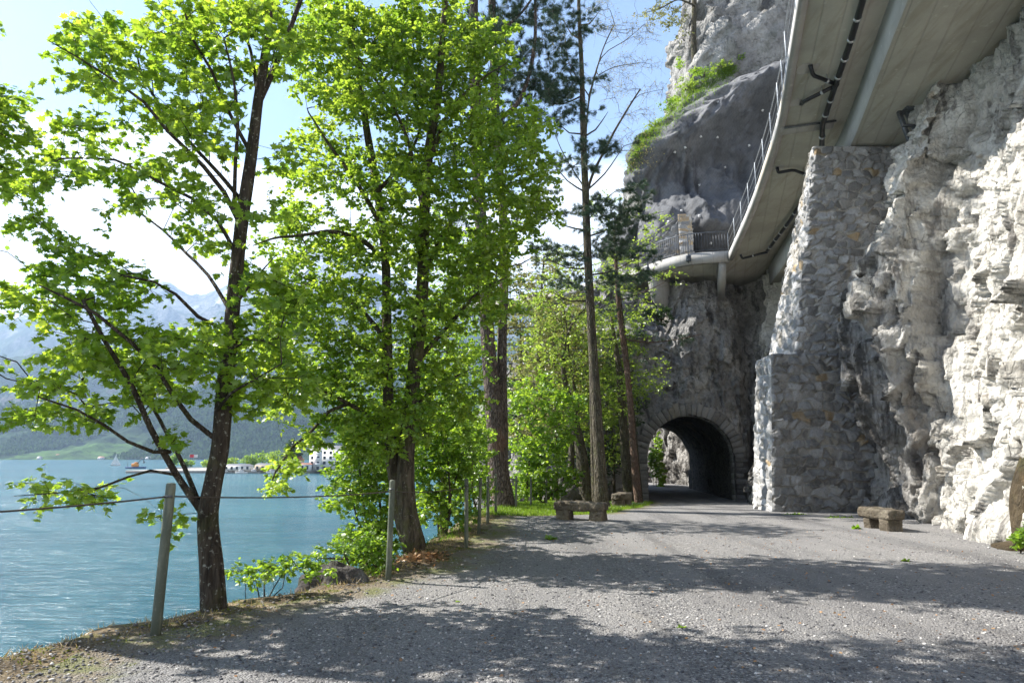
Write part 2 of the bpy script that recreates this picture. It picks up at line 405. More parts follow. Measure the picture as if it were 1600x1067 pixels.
M_dead = leaf_mat('dead_leaf', (.22, .11, .05), (.40, .26, .14), (.25, .1, .03), (.4, .2, .08), .25, .03)
M_bud = leaf_mat('bud_leaf', (.20, .17, .07), (.34, .30, .12), (.4, .35, .1), (.5, .45, .15), .4, .02)

# ------------------------------------------------------------------ ground
EDGE = [(-20, -6), (0, -4.5), (4, -4.2), (6, -3.95), (6.8, -3.62), (7.6, -3.22), (9, -2.42), (10, -1.95), (12.5, -1.45), (15, -1.15), (18, -.95), (22, -.7), (26, .1), (30, 1.0), (36, 1.8), (45, 2.5), (80, 5)]
def edge_x(Y): return interp_poly(EDGE, Y)
def ground_z(X, Y):
    X = np.asarray(X, float); Y = np.asarray(Y, float)
    e = edge_x(Y) + .12 * np.sin(Y * 2.3) + .07 * np.sin(Y * 5.1 + 1)
    base = -.65 * np.clip((Y - 22) / 14, 0, 1) ** 1.3
    d = np.clip(e - X, 0, None)
    fall = -np.where(d < .5, d * d * .8, .2 + (d - .5) * 1.05)
    fall = np.maximum(fall, -7.6)
    q = np.stack([X, Y, X * 0], -1).reshape(-1, 3)
    n = (vnoise(q / 1.3, 3) * .03 + vnoise(q / .35, 4) * .012).reshape(X.shape)
    rough = (fbm(q / .8, 4, 5) * .22).reshape(X.shape) * np.clip(d / .8, 0, 1)
    near = np.clip(1 - np.abs(X - e - .2) / .8, 0, 1) * .05
    return base + fall + n * np.clip((e - X + 1.6) / 1.6, .12, 1) + rough + near
def gp(X, Y): return float(ground_z(np.array([X]), np.array([Y]))[0])
xs = np.concatenate([np.linspace(-60, -14, 20), np.arange(-13.5, -6, .3), np.arange(-6, 3, .07), np.arange(3, 30, .6), [60]])
ys = np.concatenate([np.linspace(-40, 2, 30), np.arange(2.2, 14, .07), np.arange(14, 30, .16), np.arange(30, 70, .6), [80, 120, 200]])
GX, GY = np.meshgrid(xs, ys, indexing='ij'); GZ = ground_z(GX, GY)
def earth_mat():
    m = Mat('bank_earth')
    n = m.noise(2.2, 7, .65); n2 = m.noise(18, 6, .7)
    col = m.mix(m.rng(n, .4, .62), (.085, .065, .042), (.20, .155, .095))
    col = m.mix(m.math('MULTIPLY', m.rng(m.noise(3.1, 6, .6, m.map(loc=(5, 5, 5))), .52, .64), .75), col, (.11, .12, .025))
    col = m.mix(m.math('MULTIPLY', m.rng(n2, .5, .66), .5), col, (.26, .235, .20))
    return m.pbr(col, .95, m.bump(m.math('ADD', n2, m.vor(24)), .03, .9), spec=.1)
M_earth = earth_mat()
tag(mesh_obj('ground', np.stack([GX, GY, GZ], -1).reshape(-1, 3), grid_faces(*GX.shape), M_earth, smooth=True), kind='structure')
# gravel sheet: dips below the earth at its ragged verge
xs = np.concatenate([np.arange(-4.4, 2, .08), np.arange(2, 17, .3)]); ys = np.concatenate([np.linspace(-30, 2, 20), np.arange(2.2, 14, .09), np.arange(14, 40, .2), np.arange(40, 75, .8)])
GX, GY = np.meshgrid(xs, ys, indexing='ij')
q = np.stack([GX, GY, GX * 0], -1).reshape(-1, 3)
ins = GX - (edge_x(GY) + .55 + .35 * fbm(q / 1.1, 4, 21).reshape(GX.shape))
lawn = np.array([(24.2, .3), (22.5, 1.6), (21.8, 3.2), (23, 4.4), (26, 5.4), (34, 7.6)])   # verge of the lawn (Y, X)
lx = np.where(GY > 19.6, np.interp(GY, [19.6, 20.6, 24, 27, 31, 35, 36.8], [.2, 2.6, 4.2, 5.0, 6.0, 6.6, 6.9]), -99)
ins = np.minimum(ins, (GX - lx) + .3 * fbm(q / .9, 4, 31).reshape(GX.shape))
ZZ = ground_z(GX, GY) + np.clip(ins * .05, -.08, .012)
def gravel_mat():
    m = Mat('grey_gravel')
    xy = m.map((1, 1, .0))
    v1 = m.n('ShaderNodeTexVoronoi'); m.l(xy, v1.inputs[0]); v1.inputs['Scale'].default_value = 46
    v2 = m.n('ShaderNodeTexVoronoi'); m.l(xy, v2.inputs[0]); v2.inputs['Scale'].default_value = 110
    b1 = m.n('ShaderNodeSeparateColor'); m.l(v1.outputs['Color'], b1.inputs[0]); b2 = m.n('ShaderNodeSeparateColor'); m.l(v2.outputs['Color'], b2.inputs[0])
    col = m.ramp(b1.outputs[0], [(0, (.06, .058, .06)), (.45, (.14, .137, .139)), (.8, (.24, .235, .232)), (1, (.64, .61, .57))])
    col2 = m.ramp(b2.outputs[1], [(0, (.055, .055, .056)), (.6, (.185, .18, .176)), (1, (.5, .48, .45))])
    col = m.mix(.45, col, col2)
    big = m.noise(.45, 5, .6)
    col = m.mix(m.rng(big, .4, .62, 0., .6), col, (.175, .172, .170))
    col = m.mix(m.math('MULTIPLY', m.rng(m.noise(.33, 5, .65, m.map((1, .45, 1), loc=(3, 1, 0))), .50, .62), .45), col, (.105, .10, .10))
    tk = m.noise(1.0, 5, .6, m.map((1.1, .07, 1), (0, 0, .24)))
    col = m.mix(m.rng(tk, .40, .62, .0, .45), col, (.27, .26, .25)); col = m.mix(m.rng(tk, .46, .34, .0, .45), col, (.09, .087, .087))
    vg = m.attr('verge'); vn = m.noise(2.6, 6, .7)
    col = m.mix(m.math('MULTIPLY', m.rng(m.math('ADD', vg, m.math('MULTIPLY', vn, .9)), .95, 1.25), .8), col, m.mix(m.rng(m.noise(1.9, 4, .6), .45, .58), (.17, .135, .085), (.14, .145, .04)))
    col = m.mix(m.math('MULTIPLY', m.rng(m.noise(1.4, 6, .65, m.map(loc=(9, 2, 0))), .56, .68), .35), col, (.22, .20, .17))
    h = m.math('ADD', m.math('MULTIPLY', v1.outputs[0], -1.), m.math('MULTIPLY', v2.outputs[0], -.5))
    nr = m.bump(h, .02, 1.); nr = m.bump(m.noise(5, 5, .6), .03, .5, nr)
    return m.pbr(col, .85, nr, spec=.25)
M_gravel = gravel_mat()
keep = (ins > -.9).reshape(-1)
tag(mesh_obj('gravel_road', np.stack([GX, GY, ZZ], -1).reshape(-1, 3), grid_faces(*GX.shape, keep), M_gravel, smooth=True, attrs={'verge': ('FLOAT', np.clip(1 - ins / 1.5, 0, 1).ravel())}), kind='structure')

# ------------------------------------------------------------------ lake
WZ = -5.0
def water_mat():
    m = Mat('turquoise_lake')
    v = m.map((.55, 1.6, 1))
    n1 = m.noise(.9, 6, .6, v, .3); n2 = m.noise(.16, 4, .55, v); n3 = m.noise(.012, 4, .6, m.map((.4, 1.6, 1)))
    col = m.mix(m.rng(n3, .38, .62), (.018, .088, .115), (.034, .125, .152))
    nr = m.bump(n1, .55, 1.); nr = m.bump(n2, 1.4, 1., nr)
    x = m.n('ShaderNodeBsdfPrincipled'); m.l(col, x.inputs['Base Color']); x.inputs['Roughness'].default_value = .16; x.inputs['IOR'].default_value = 1.33; x.inputs['Specular IOR Level'].default_value = .32
    m.l(nr, x.inputs['Normal']); m.l(x.outputs[0], m.out.inputs[0]); return m.m
W = [(-4200, -60, WZ), (1200, -60, WZ), (1200, 3300, WZ), (-4200, 3300, WZ)]
tag(mesh_obj('lake', W, np.array([[0, 1, 2, 3]]), water_mat()), kind='structure')

# ------------------------------------------------------------------ mountains
def mountain(name, ridge, Y0, Y1, back, seed, cols, amp=1., nx=420, ny=120, shore_j=20.):
    """ridge: photo-derived skyline (px, py) read at distance Y1; slope starts at the shore at Y0"""
    rp = np.array(ridge, float); px = np.linspace(rp[0, 0], rp[-1, 0], nx); py = np.interp(px, rp[:, 0], rp[:, 1])
    t = np.linspace(0, 1.25, ny)
    PX, T = np.meshgrid(px, t, indexing='ij')
    R = ray(0, 0); Yd = Y0 + (Y1 - Y0) * np.clip(T, 0, 1) + np.clip(T - 1, 0, 1) * back
    X = (PX - 800) / F * Yd / cP * 1.0
    top = np.array([at(a, b, Y1)[2] for a, b in zip(px, py)])[:, None]
    prof = np.where(T < 1, T ** 1.15 * .62 + .38 * T ** 2.6, 1 - (T - 1) * 2.0)
    q = np.stack([X, Yd, X * 0], -1).reshape(-1, 3)
    s = (Y1 - Y0)
    rg = fbm(q / (s * .33), 7, seed, True).reshape(PX.shape); fn = fbm(q / (s * .05), 5, seed + 9).reshape(PX.shape)
    env = np.clip(T * 3, 0, 1) * (1 - .82 * np.clip(1 - np.abs(T - 1) * 5, 0, 1))
    Z = WZ - 1.5 + (top - WZ) * prof + (top * .26 * rg + top * .045 * fn) * env * amp + np.clip(T * 40, 0, 1) * 2
    Z += np.clip(1 - np.abs(T - 1) * 8, 0, 1) * fn * top * .03
    hgt = np.clip(Z / top.max(), 0, 1).reshape(-1); slope = np.abs(np.gradient(Z, axis=1) / (np.gradient(Yd, axis=1) + 1e-6)).reshape(-1)
    pn = fbm(q / (s * .045), 5, seed + 30)
    c = cols(hgt, slope, pn, q)
    c = np.concatenate([c, np.ones((len(c), 1))], 1)
    o = mesh_obj(name, np.stack([X, Yd, Z], -1).reshape(-1, 3), grid_faces(*PX.shape), M_mount, attrs={'tint': ('FLOAT_COLOR', c)}, smooth=True)
    return tag(o, kind='structure')
def mount_mat():
    m = Mat('mountain_cover')
    c = m.attr('tint', 'Color'); n = m.noise(.035, 6, .7)
    col = m.mix(m.math('MULTIPLY', m.rng(n, .4, .62), .55), c, m.mix(.6, c, (.01, .02, .01)))
    vc = m.n('ShaderNodeTexVoronoi'); m.l(m.co, vc.inputs[0]); vc.inputs['Scale'].default_value = .055; vs = m.n('ShaderNodeSeparateColor'); m.l(vc.outputs['Color'], vs.inputs[0])
    col = m.mix(m.math('MULTIPLY', m.rng(vs.outputs[0], .2, .9), .6), col, m.mix(.7, c, (.005, .012, .006)))
    h = m.math('ADD', m.noise(.05, 7, .7), m.math('MULTIPLY', vc.outputs[0], -.02))
    return m.pbr(col, .95, m.bump(h, 16., 1.), spec=.05)
M_mount = mount_mat()
def lerp(a, b, t): t = np.clip(t, 0, 1)[:, None]; return np.array(a) * (1 - t) + np.array(b) * t
def cov(a, b, t): t = np.clip(t, 0, 1)[:, None]; return a * (1 - t) + np.array(b) * t
def far_cols(h, s, n, q):
    c = lerp((.018, .04, .022), (.045, .07, .035), n * 2 + .5); c = cov(c, (.24, .235, .23), (h - .45 + n * .25) * 5 + (s - .9) * 2)
    return cov(c, (.6, .62, .66), (h - .66 + n * .55) * 9 - 1.8)
def mid_cols(h, s, n, q):
    c = lerp((.018, .042, .018), (.05, .08, .03), n * 2 + .5); return cov(c, (.14, .11, .09), (n - .18) * 6)
def near_cols(h, s, n, q):
    c = lerp((.014, .04, .014), (.045, .085, .025), n * 2.2 + .5)
    c = cov(c, (.30, .28, .26), (s - 1.15) * 3 + (n - .25) * 3)
    md = (np.abs(q[:, 0] + 1180) < 130 + 60 * n) & (h < .13) & (q[:, 1] < 2100)
    return cov(c, (.09, .17, .04), md * (.9 + n))
mountain('mountain_peak', [(-500, 560), (-200, 520), (0, 502), (60, 488), (120, 470), (170, 452), (205, 443), (260, 452), (310, 466), (350, 452), (385, 440), (430, 418), (470, 398), (505, 388), (540, 405), (590, 432), (660, 455), (740, 470), (900, 480), (1000, 520)], 3300, 6300, 1500, 41, far_cols, .9)
mountain('mountain_shoulder', [(-500, 600), (-200, 600), (-60, 575), (20, 562), (90, 548), (160, 553), (230, 533), (290, 520), (350, 545), (430, 562), (520, 545), (620, 510), (720, 520), (900, 560)], 2500, 3700, 500, 53, mid_cols, .8)
mountain('wooded_hills', [(-600, 600), (-300, 620), (-60, 640), (60, 632), (150, 650), (220, 640), (290, 612), (360, 602), (430, 588), (520, 600), (620, 575), (720, 590), (900, 620)], 1840, 2500, 300, 67, near_cols, .8)

from mathutils.bvhtree import BVHTree
dg0 = bpy.context.evaluated_depsgraph_get(); dg0.update(); hb = [BVHTree.FromObject(bpy.data.objects[n_], dg0) for n_ in ('wooded_hills', 'mountain_shoulder')]
FW = []
for _ in range(30000):
    x_, y_ = random.uniform(-60, 620), 718 - 160 * random.random() ** 1.1; d_ = Vector(ray(x_, y_)).normalized()
    hs = [h_ for h_ in (b_.ray_cast(Vector((0, 0, EYE)), d_) for b_ in hb) if h_[0] is not None]
    if hs:
        h_ = min(hs, key=lambda q_: q_[3]); n_ = vnoise(np.array([h_[0][:]]) / 260, 5)[0]
        if n_ > -.25 and not (abs(h_[0].x + 1180) < 130 and h_[0].z < 90): FW.append((*h_[0], h_[3]))
FW = np.array(FW)
# ------------------------------------------------------------------ rock walls
RT = np.array([(.79, -.31, .53), (.42, .90, -.10), (-.45, .30, .84)])
def rock_strip(name, base, z0, z1, lean, step, amp, mat, seed, bulge=.5, hole=None, zmax=None, sizes=(1.5, .62, .26), tilt=.8, extra=None, pits=.42, shear=.16):
    B = resample(np.array([(x, y, 0) for x, y in base]), step); z = np.arange(z0, z1, step)
    T = np.gradient(B, axis=0); T /= np.linalg.norm(T, axis=1)[:, None]; N = np.stack([-T[:, 1], T[:, 0], T[:, 2]], 1)
    P = B[:, None] + np.array((0, 0, 1.))[None, None] * z[None, :, None]
    P = P - N[:, None] * lean(B, z)[:, :, None]
    shp = P.shape[:2]; q = P.reshape(-1, 3)
    d = bulge * fbm(q / (3.2, 3.2, 4.2), 3, seed) + .35 * bulge * (fbm(q / (1.2, 1.2, 2.6), 3, seed + 3, True))
    wq = q + fbm(q / .9, 2, seed + 5)[:, None] * (.22, .22, .16)
    for s, a in zip(sizes, amp):
        f, F1, F2, c = facets(((wq + np.stack([wq[:, 0] * 0, wq[:, 0] * 0, wq[:, 1] * .8], 1)) * (1, 1, .36 if s > .5 else .42)) @ RT, s, seed + int(s * 50), tilt)
        d = d + f * a
    pit = np.clip(vnoise(q / (.42, .42, .75), seed + 40) - .42, 0, 1); d = d - pit * pits - np.clip(vnoise(q / (.17, .17, .26), seed + 41) - .35, 0, 1) * pits * .5
    d = d + .03 * fbm(q / (.12, .12, .2), 3, seed + 8)
    if extra is not None: d = d + extra(q, B, shp)
    P = P + N[:, None] * d.reshape(shp)[:, :, None] + (T[:, None] * fbm(q / .55, 4, seed + 60).reshape(shp)[:, :, None] + np.array((0, 0, 1.)) * fbm(q / .6, 4, seed + 70).reshape(shp)[:, :, None]) * np.clip((q[:, 2] - z0 - .5) / 1.5, 0, 1).reshape(shp)[:, :, None] * shear
    V = P.reshape(-1, 3); keep = None
    if hole is not None: keep = ~hole(V)
    fc = grid_faces(*shp, keep)
    return mesh_obj(name, V, fc, mat)
# right-hand rock face: from beside the camera back to the tunnel cliff (normal points left)
RB = [(10.6, -6), (9.8, 2), (9.25, 7), (9.1, 10.5), (9.25, 13.2), (9.6, 14.8), (10.35, 17.0), (9.95, 18.3), (10.5, 20.2), (11.2, 21.6), (10.6, 24), (9.9, 26.8), (10.3, 29.5), (11.6, 32.5), (12.6, 36), (13.2, 41)]
def lean_r(B, z):
    zq = np.clip((z - 6.3) / 5.7, 0, 1.3)[None]; kk = np.clip((B[:, 1] - 16.8) / 1.4, 0, 1)[:, None] * np.clip((22.5 - B[:, 1]) / 1., 0, 1)[:, None]
    top = np.interp(B[:, 1], [0, 12, 14, 17, 21, 25, 30, 36, 41], [1.2, 2.0, 2.2, 2.4, 2.2, 2.8, 3.0, 2.2, 1.7])
    zz = np.clip(z / 12., 0, 1.3); return top[:, None] * ((zz[None] ** 1.15) * (1 - kk) + zq * kk) - .35 * kk * np.clip(z / 3, 0, 1)[None]
def ext_r(q, B, shp):
    Y = q[:, 1]; z = q[:, 2]
    cr = -1.7 * np.exp(-((Y - (19.0 + .12 * (z - 4) + .3 * np.sin(z * 1.3))) / .5) ** 2) * np.clip((9.2 - z) / 2, 0, 1)
    cr += -.55 * np.exp(-((Y - (15.6 + .25 * np.sin(z))) / .35) ** 2) * np.clip((z - 3.2) / 1, 0, 1) * np.clip((9 - z) / 1.5, 0, 1)
    return cr + .35 * np.exp(-(z / .9) ** 2)
tag(rock_strip('rock_face', RB, -.6, 13.6, lean_r, .042, (.20, .30, .28), M_rock, 101, .3, extra=ext_r), kind='structure')
# brown rock at the right frame edge
def lump(name, c, r, mat, seed, n=70, amp=.18, flat=1.):
    u = np.linspace(0, 2 * math.pi, n); v = np.linspace(-math.pi / 2, math.pi / 2, n // 2)
    U, Vv = np.meshgrid(u, v, indexing='ij'); D = np.stack([np.cos(U) * np.cos(Vv), np.sin(U) * np.cos(Vv), np.sin(Vv)], -1).reshape(-1, 3)
    q = D * np.array(r) + np.array(c); f, F1, F2, cc = facets(q, max(r) * .8, seed, .5)
    d = f * amp * 2 + fbm(q / (max(r) * .5), 5, seed) * amp * .5
    return mesh_obj(name, q + D * d[:, None], grid_faces(n, n // 2), mat)
tag(lump('brown_rock', (9.6, 12.55, .1), (.9, .8, 2.0), M_brown, 77, 120, .07), kind='structure')

# tunnel cliff: normal towards the camera
TY = 37.5; TX = 9.32; TR = 2.25; TG = -.65; TS = 2.15     # portal plane, axis, radius, road level, springing height
TBASE = [(-3.0, 62), (-1.6, 50), (-.2, 43.5), (1.6, 39.6), (3.2, 37.2), (4.8, 36.6), (6.5, 37.4), (8, 37.6), (12, 37.6), (14, 37.4), (17, 37)]
def lean_t(B, z): return (np.clip((z - 4.5) / 7, 0, 1.3)[None] ** 1.3) * np.interp(B[:, 0], [-3, 4, 8.5, 10], [4.5, 4.0, 3.6, 1.7])[:, None]
def hole_t(V):
    x = V[:, 0] - TX; z = V[:, 2] - TG
    return (V[:, 1] > 35.5) & (V[:, 1] < 40) & (((z < TS) & (np.abs(x) < TR + .2)) | ((z >= TS) & (np.hypot(x, z - TS) < TR + .2)))
def ext_t(q, B, shp):
    x = q[:, 0] - TX; z = q[:, 2] - TG; r = np.where(z < TS, np.abs(x), np.hypot(x, z - TS))
    # flat dressed collar round the arch; recess right of it; lit outcrop on the left
    return .0 * r - 1.2 * np.exp(-((q[:, 0] - 13.3) / .8) ** 2) * np.clip((z - 0) / 2, 0, 1) + 1.5 * np.exp(-((q[:, 0] - 6.3) / 1.6) ** 2 - ((q[:, 2] - 8.2) / .9) ** 2)
def rock_tunnel():
    o = rock_strip('tunnel_cliff', TBASE[::-1], -2.5, 11.6, lean_t, .07, (.14, .24, .30), M_rock2, 202, .35, extra=ext_t, pits=.25)
    me = o.data; n = len(me.vertices); V = np.zeros(n * 3, dtype=np.float32); me.vertices.foreach_get('co', V); V = V.reshape(-1, 3).astype(float)
    x = V[:, 0] - TX; z = V[:, 2] - TG; r = np.where(z < TS, np.abs(x), np.hypot(x, z - TS)); k = np.clip(1 - (r - TR - .6) / .9, 0, 1) * (V[:, 1] > 35) * (V[:, 1] < 39) * (z > -.5)
    V[:, 1] = V[:, 1] * (1 - k) + (TY + .12 * vnoise(V / .3, 8)) * k
    me.vertices.foreach_set('co', V.astype(np.float32).ravel())
    import bmesh
    bm = bmesh.new(); bm.from_mesh(me); bm.verts.ensure_lookup_table(); hm = hole_t(V)
    bmesh.ops.delete(bm, geom=[bm.verts[i] for i in np.nonzero(hm)[0]], context='VERTS'); bm.to_mesh(me); bm.free(); me.update()
    return o
tag(rock_tunnel(), kind='structure')
# cliff mass under the road deck and the road itself on it
netL = [(-3, 6.0), (10, 6.9), (13.1, 7.7), (17.4, 8.7), (20.5, 9.2), (22.1, 10.4), (23.5, 12.2), (25.5, 14.8), (26.9, 16.6), (27.9, 18.0), (29.8, 20.7), (31, 22)]
def cliff_sheet(name, prof, Yf, z0, z1, step, mat, seed, right=34., amp=(.2, .3), sizes=(3.2, 1.1), back=14., bulge=1.2, recede=.0, extra=None, drape=False):
    """left edge at height z is prof(z); the face runs right from it and turns back at its left corner"""
    z = np.arange(z0, z1, step); s = np.concatenate([np.arange(-back, 0, step * 1.2), np.arange(0, right, step)])
    S, Z = np.meshgrid(s, z, indexing='ij'); L_ = interp_poly(prof, Z)
    R = 1.6
    X = np.where(S < 0, L_ + .25 * (-S) * .5 + 0, L_ + S)
    Y = np.where(S < 0, Yf + R + (-S), Yf + R * np.exp(-S / 1.4)) + recede * (Z - z0) + .0 * S
    P = np.stack([X, Y, Z], -1); shp = S.shape; q = P.reshape(-1, 3)
    wx = np.clip(1 + S / R, 0, 1) if True else 0
    N = np.stack([-(1 - wx), -wx - .15, S * 0 + .12], -1); N /= np.linalg.norm(N, axis=-1)[..., None]
    d = bulge * fbm(q / (5.5, 5.5, 6), 3, seed) + bulge * .5 * fbm(q / (2.2, 2.2, 3.4), 3, seed + 4, True)
    for s_, a in zip(sizes, amp):
        f, F1, F2, c = facets(q + fbm(q / 2, 3, seed + 6)[:, None] * .6, s_, seed + int(s_ * 9), .5); d = d + f * a
    if not drape: d = d + .06 * fbm(q / .4, 4, seed + 7, True)
    if extra is not None: d = d + extra(q)
    P = P + N * d.reshape(shp)[..., None]
    return mesh_obj(name, P.reshape(-1, 3), grid_faces(*shp), mat, smooth=drape)
def ext_n(q):
    x, y, z = q.T
    f_ = fbm(q / (1.4, 1.4, 5), 3, 3, True); f2 = fbm(q / (4, 4, 3), 3, 8)
    return 2.6 * np.exp(-((z - 22.6 - .5 * (x - 10) - f2) / 1.3) ** 2) - 1.3 * np.exp(-((z - 19.6 - .4 * (x - 10)) / 1.8) ** 2) - 2.0 * np.clip((15.8 - z) / 1.2, 0, 1) * (x > 6.5) + .3 * np.exp(-((z - 17.0 - .4 * f2) / 1.0) ** 2) + .9 * f_ * np.clip((25 - z) / 4, .25, 1) + .5 * fbm(q / (.7, .7, 5), 2, 12, True) + 0 * np.exp(-((z - 21.5 - .45 * (x - 10)) / 2.0) ** 2) + 1.3 * np.exp(-((z - 15.8) / 1.5) ** 2 - ((x - 13) / 5) ** 2)  + .55 * (1 - np.abs(np.sin(x * 1.1 + z * .22 + 1.5 * np.sin(z * .3)))) * np.clip((21 - z) / 3, 0, 1)
tag(cliff_sheet('netted_cliff', netL, 44.5, 10.5, 31, .16, M_net, 303, amp=(.10, .10), sizes=(2.8, 1.1), bulge=1.2, extra=ext_n, drape=True), kind='structure')
ledge = [(10, 7.5), (20, 8.3), (23.0, 9.5), (25, 11.5), (29, 13.2), (32, 14.0), (36, 16), (42, 19)]
tag(cliff_sheet('grassy_ledge_cliff', ledge, 48.5, 10, 35, .3, M_cliff, 404, bulge=.6, amp=(.2, .25)), kind='structure')
up = [(22, 13.6), (32.3, 14.0), (34.9, 14.4), (38.3, 15), (44, 16), (60, 19)]
tag(cliff_sheet('upper_cliff', up, 51.5, 22, 60, .22, M_cliff, 505, bulge=1.0, amp=(.28, .34), right=30), kind='structure')
# rock seen through the tunnel
tag(rock_strip('rock_beyond_tunnel', [(19, 49), (16.5, 53), (15, 56), (13.8, 59.5), (12.6, 63), (11.2, 68), (10, 78)], -1.5, 12, lambda B, z: (np.clip(z / 8, 0, 2)[None] * np.ones((len(B), 1))), .14, (.25, .35, .3), M_rock, 606, .5), kind='structure')

# ------------------------------------------------------------------ masonry
def stone_face(A, B, C, D, sw=.34, sh=.28, seed=1, amp=.06, taper=True, res=.026, ochre=.035, tone=1.):
    """bilinear quad A-B (bottom) C-D (top, C over A) as rubble masonry; returns V, F, colour"""
    A, B, C, D = [np.array(p, float) for p in (A, B, C, D)]
    w_ = max(np.linalg.norm(B - A), np.linalg.norm(D - C)); h_ = np.linalg.norm(C - A)
    nu = max(3, int(w_ / res)); nv = max(3, int(h_ / res)); u, v = np.meshgrid(np.linspace(0, 1, nu), np.linspace(0, 1, nv), indexing='ij')
    P = (A * (1 - u)[..., None] + B * u[..., None]) * (1 - v)[..., None] + (C * (1 - u)[..., None] + D * u[..., None]) * v[..., None]
    N = np.cross(B - A, C - A); N /= np.linalg.norm(N)
    X = (u * w_).ravel(); Z = (v * h_).ravel(); z3 = np.zeros_like(X)
    wp = np.stack([X, Z, z3 + seed * 7.7], 1)
    X2 = X + .10 * fbm(wp / .5, 3, seed); Z2 = Z + .09 * fbm(wp / .6, 3, seed + 5) + .05 * np.sin(X * 1.7 + seed)
    row = np.floor(Z2 / sh); cx = X2 / sw + .5 * (row % 2)
    p = np.stack([X2 / sw + .37 * row, Z2 / sh, z3 + .5], 1)
    # 2D worley with squarish metric
    i = np.floor(p[:, :2]); n = len(p); F1 = np.full(n, 9.); F2 = np.full(n, 9.); cid = np.zeros((n, 3)); off = np.zeros((n, 2))
    for dx in (-1, 0, 1):
        for dy in (-1, 0, 1):
            c0 = i[:, 0] + dx; c1 = i[:, 1] + dy; k0 = np.full(n, float(seed))
            q = np.stack([hsh(c0, c1, k0, m) for m in (1, 2, 3)], 1)
            vx = p[:, 0] - (c0 + .5 + (q[:, 0] - .5) * .92); vy = p[:, 1] - (c1 + .5 + (q[:, 1] - .5) * .85)
            d = (np.abs(vx) ** 2.6 + np.abs(vy * (.8 + .4 * q[:, 2])) ** 2.6) ** (1 / 2.6) - (q[:, 2] - .5) * .22
            m = d < F1
            F2 = np.where(m, F1, np.minimum(F2, d)); F1 = np.where(m, d, F1); cid[m] = q[m]; off[m, 0] = vx[m]; off[m, 1] = vy[m]
    e = np.clip((F2 - F1 - .03) / .10, 0, 1); e = e * e * (3 - 2 * e)
    hgt = e * (.35 + .55 * cid[:, 0] + (off * (cid[:, :2] - .5) * 2.6).sum(1) + .2 * fbm(wp / .13, 4, seed + 2) - .9 * F1 ** 2 + .3) + .1 * fbm(wp / .05, 2, seed + 3)
    if taper:
        ed = np.minimum(np.minimum(u, 1 - u) * w_, np.minimum(v, 1 - v) * h_ + .0).ravel(); hgt = hgt * np.clip(ed / .05, 0, 1)
    P = P.reshape(-1, 3) + N * (hgt * amp)[:, None]
    r = np.stack([hsh(cid[:, 0] * 9999, cid[:, 1] * 9999, cid[:, 2] * 9999, m) for m in (4, 5)], 1)
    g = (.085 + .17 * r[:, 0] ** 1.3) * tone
    col = np.stack([g * .98, g * .99, g * 1.0], 1)
    oc = r[:, 1] < ochre; col[oc] = np.array((.36, .27, .16)) * (.6 + .6 * r[oc, 0])[:, None]
    mort = np.array((.22, .21, .19)) * tone
    col = col * e[:, None] + mort * (1 - e)[:, None]
    return P, grid_faces(nu, nv), np.concatenate([col, np.ones((len(col), 1))], 1)
def join_faces(name, parts, mat, parent=None):
    V = []; Fc = []; C = []; n = 0
    for v, f, c in parts: V.append(v); Fc.append(f + n); C.append(c); n += len(v)
    o = mesh_obj(name, np.concatenate(V), [f for f in Fc], mat, attrs={'stone': ('FLOAT_COLOR', np.concatenate(C))})
    if parent is not None: place(o, parent)
    return o
bt = empty('stone_buttress', (9.2, 21.5, 0))
tag(bt, 'tall grey rubble stone buttress with a wider lower block, rising to the viaduct', 'buttress')
lz = 4.72
a, b = (7.64, 21.28, -.4), (11.6, 21.05, -.4); c, d = (7.98, 21.45, lz), (11.6, 21.25, lz)
a2, c2 = (7.64, 22.95, -.4), (8.05, 22.95, lz)
join_faces('lower_block', [stone_face(a, b, c, d, seed=3, amp=.09, tone=1.1), stone_face(a2, a, c2, c, seed=5, amp=.06, ochre=.03, tone=2.1), stone_face(c, d, c2, (11.6, 22.95, lz), seed=6, amp=.03, tone=1.2)], M_masonry, bt)  # left face toned far lighter than the front: sunlight put into its stone colour
ua, ub, uc, ud = (8.72, 21.62, lz - .15), (12.4, 21.4, lz - .15), (10.02, 21.95, 11.75), (13.6, 21.8, 11.65)
ua2, uc2 = (8.55, 23.5, lz - .15), (10.12, 22.5, 11.75)
join_faces('upper_pier', [stone_face(ua, ub, uc, ud, seed=9, amp=.09, ochre=.05, tone=1.85), stone_face(ua2, ua, uc2, uc, seed=11, amp=.06, ochre=.03, tone=2.2), stone_face(uc, ud, uc2, (13.6, 23, 11.7), seed=12, amp=.03, tone=1.2)], M_masonry, bt)  # front and left face lightened, with sunlight painted into the stone tone

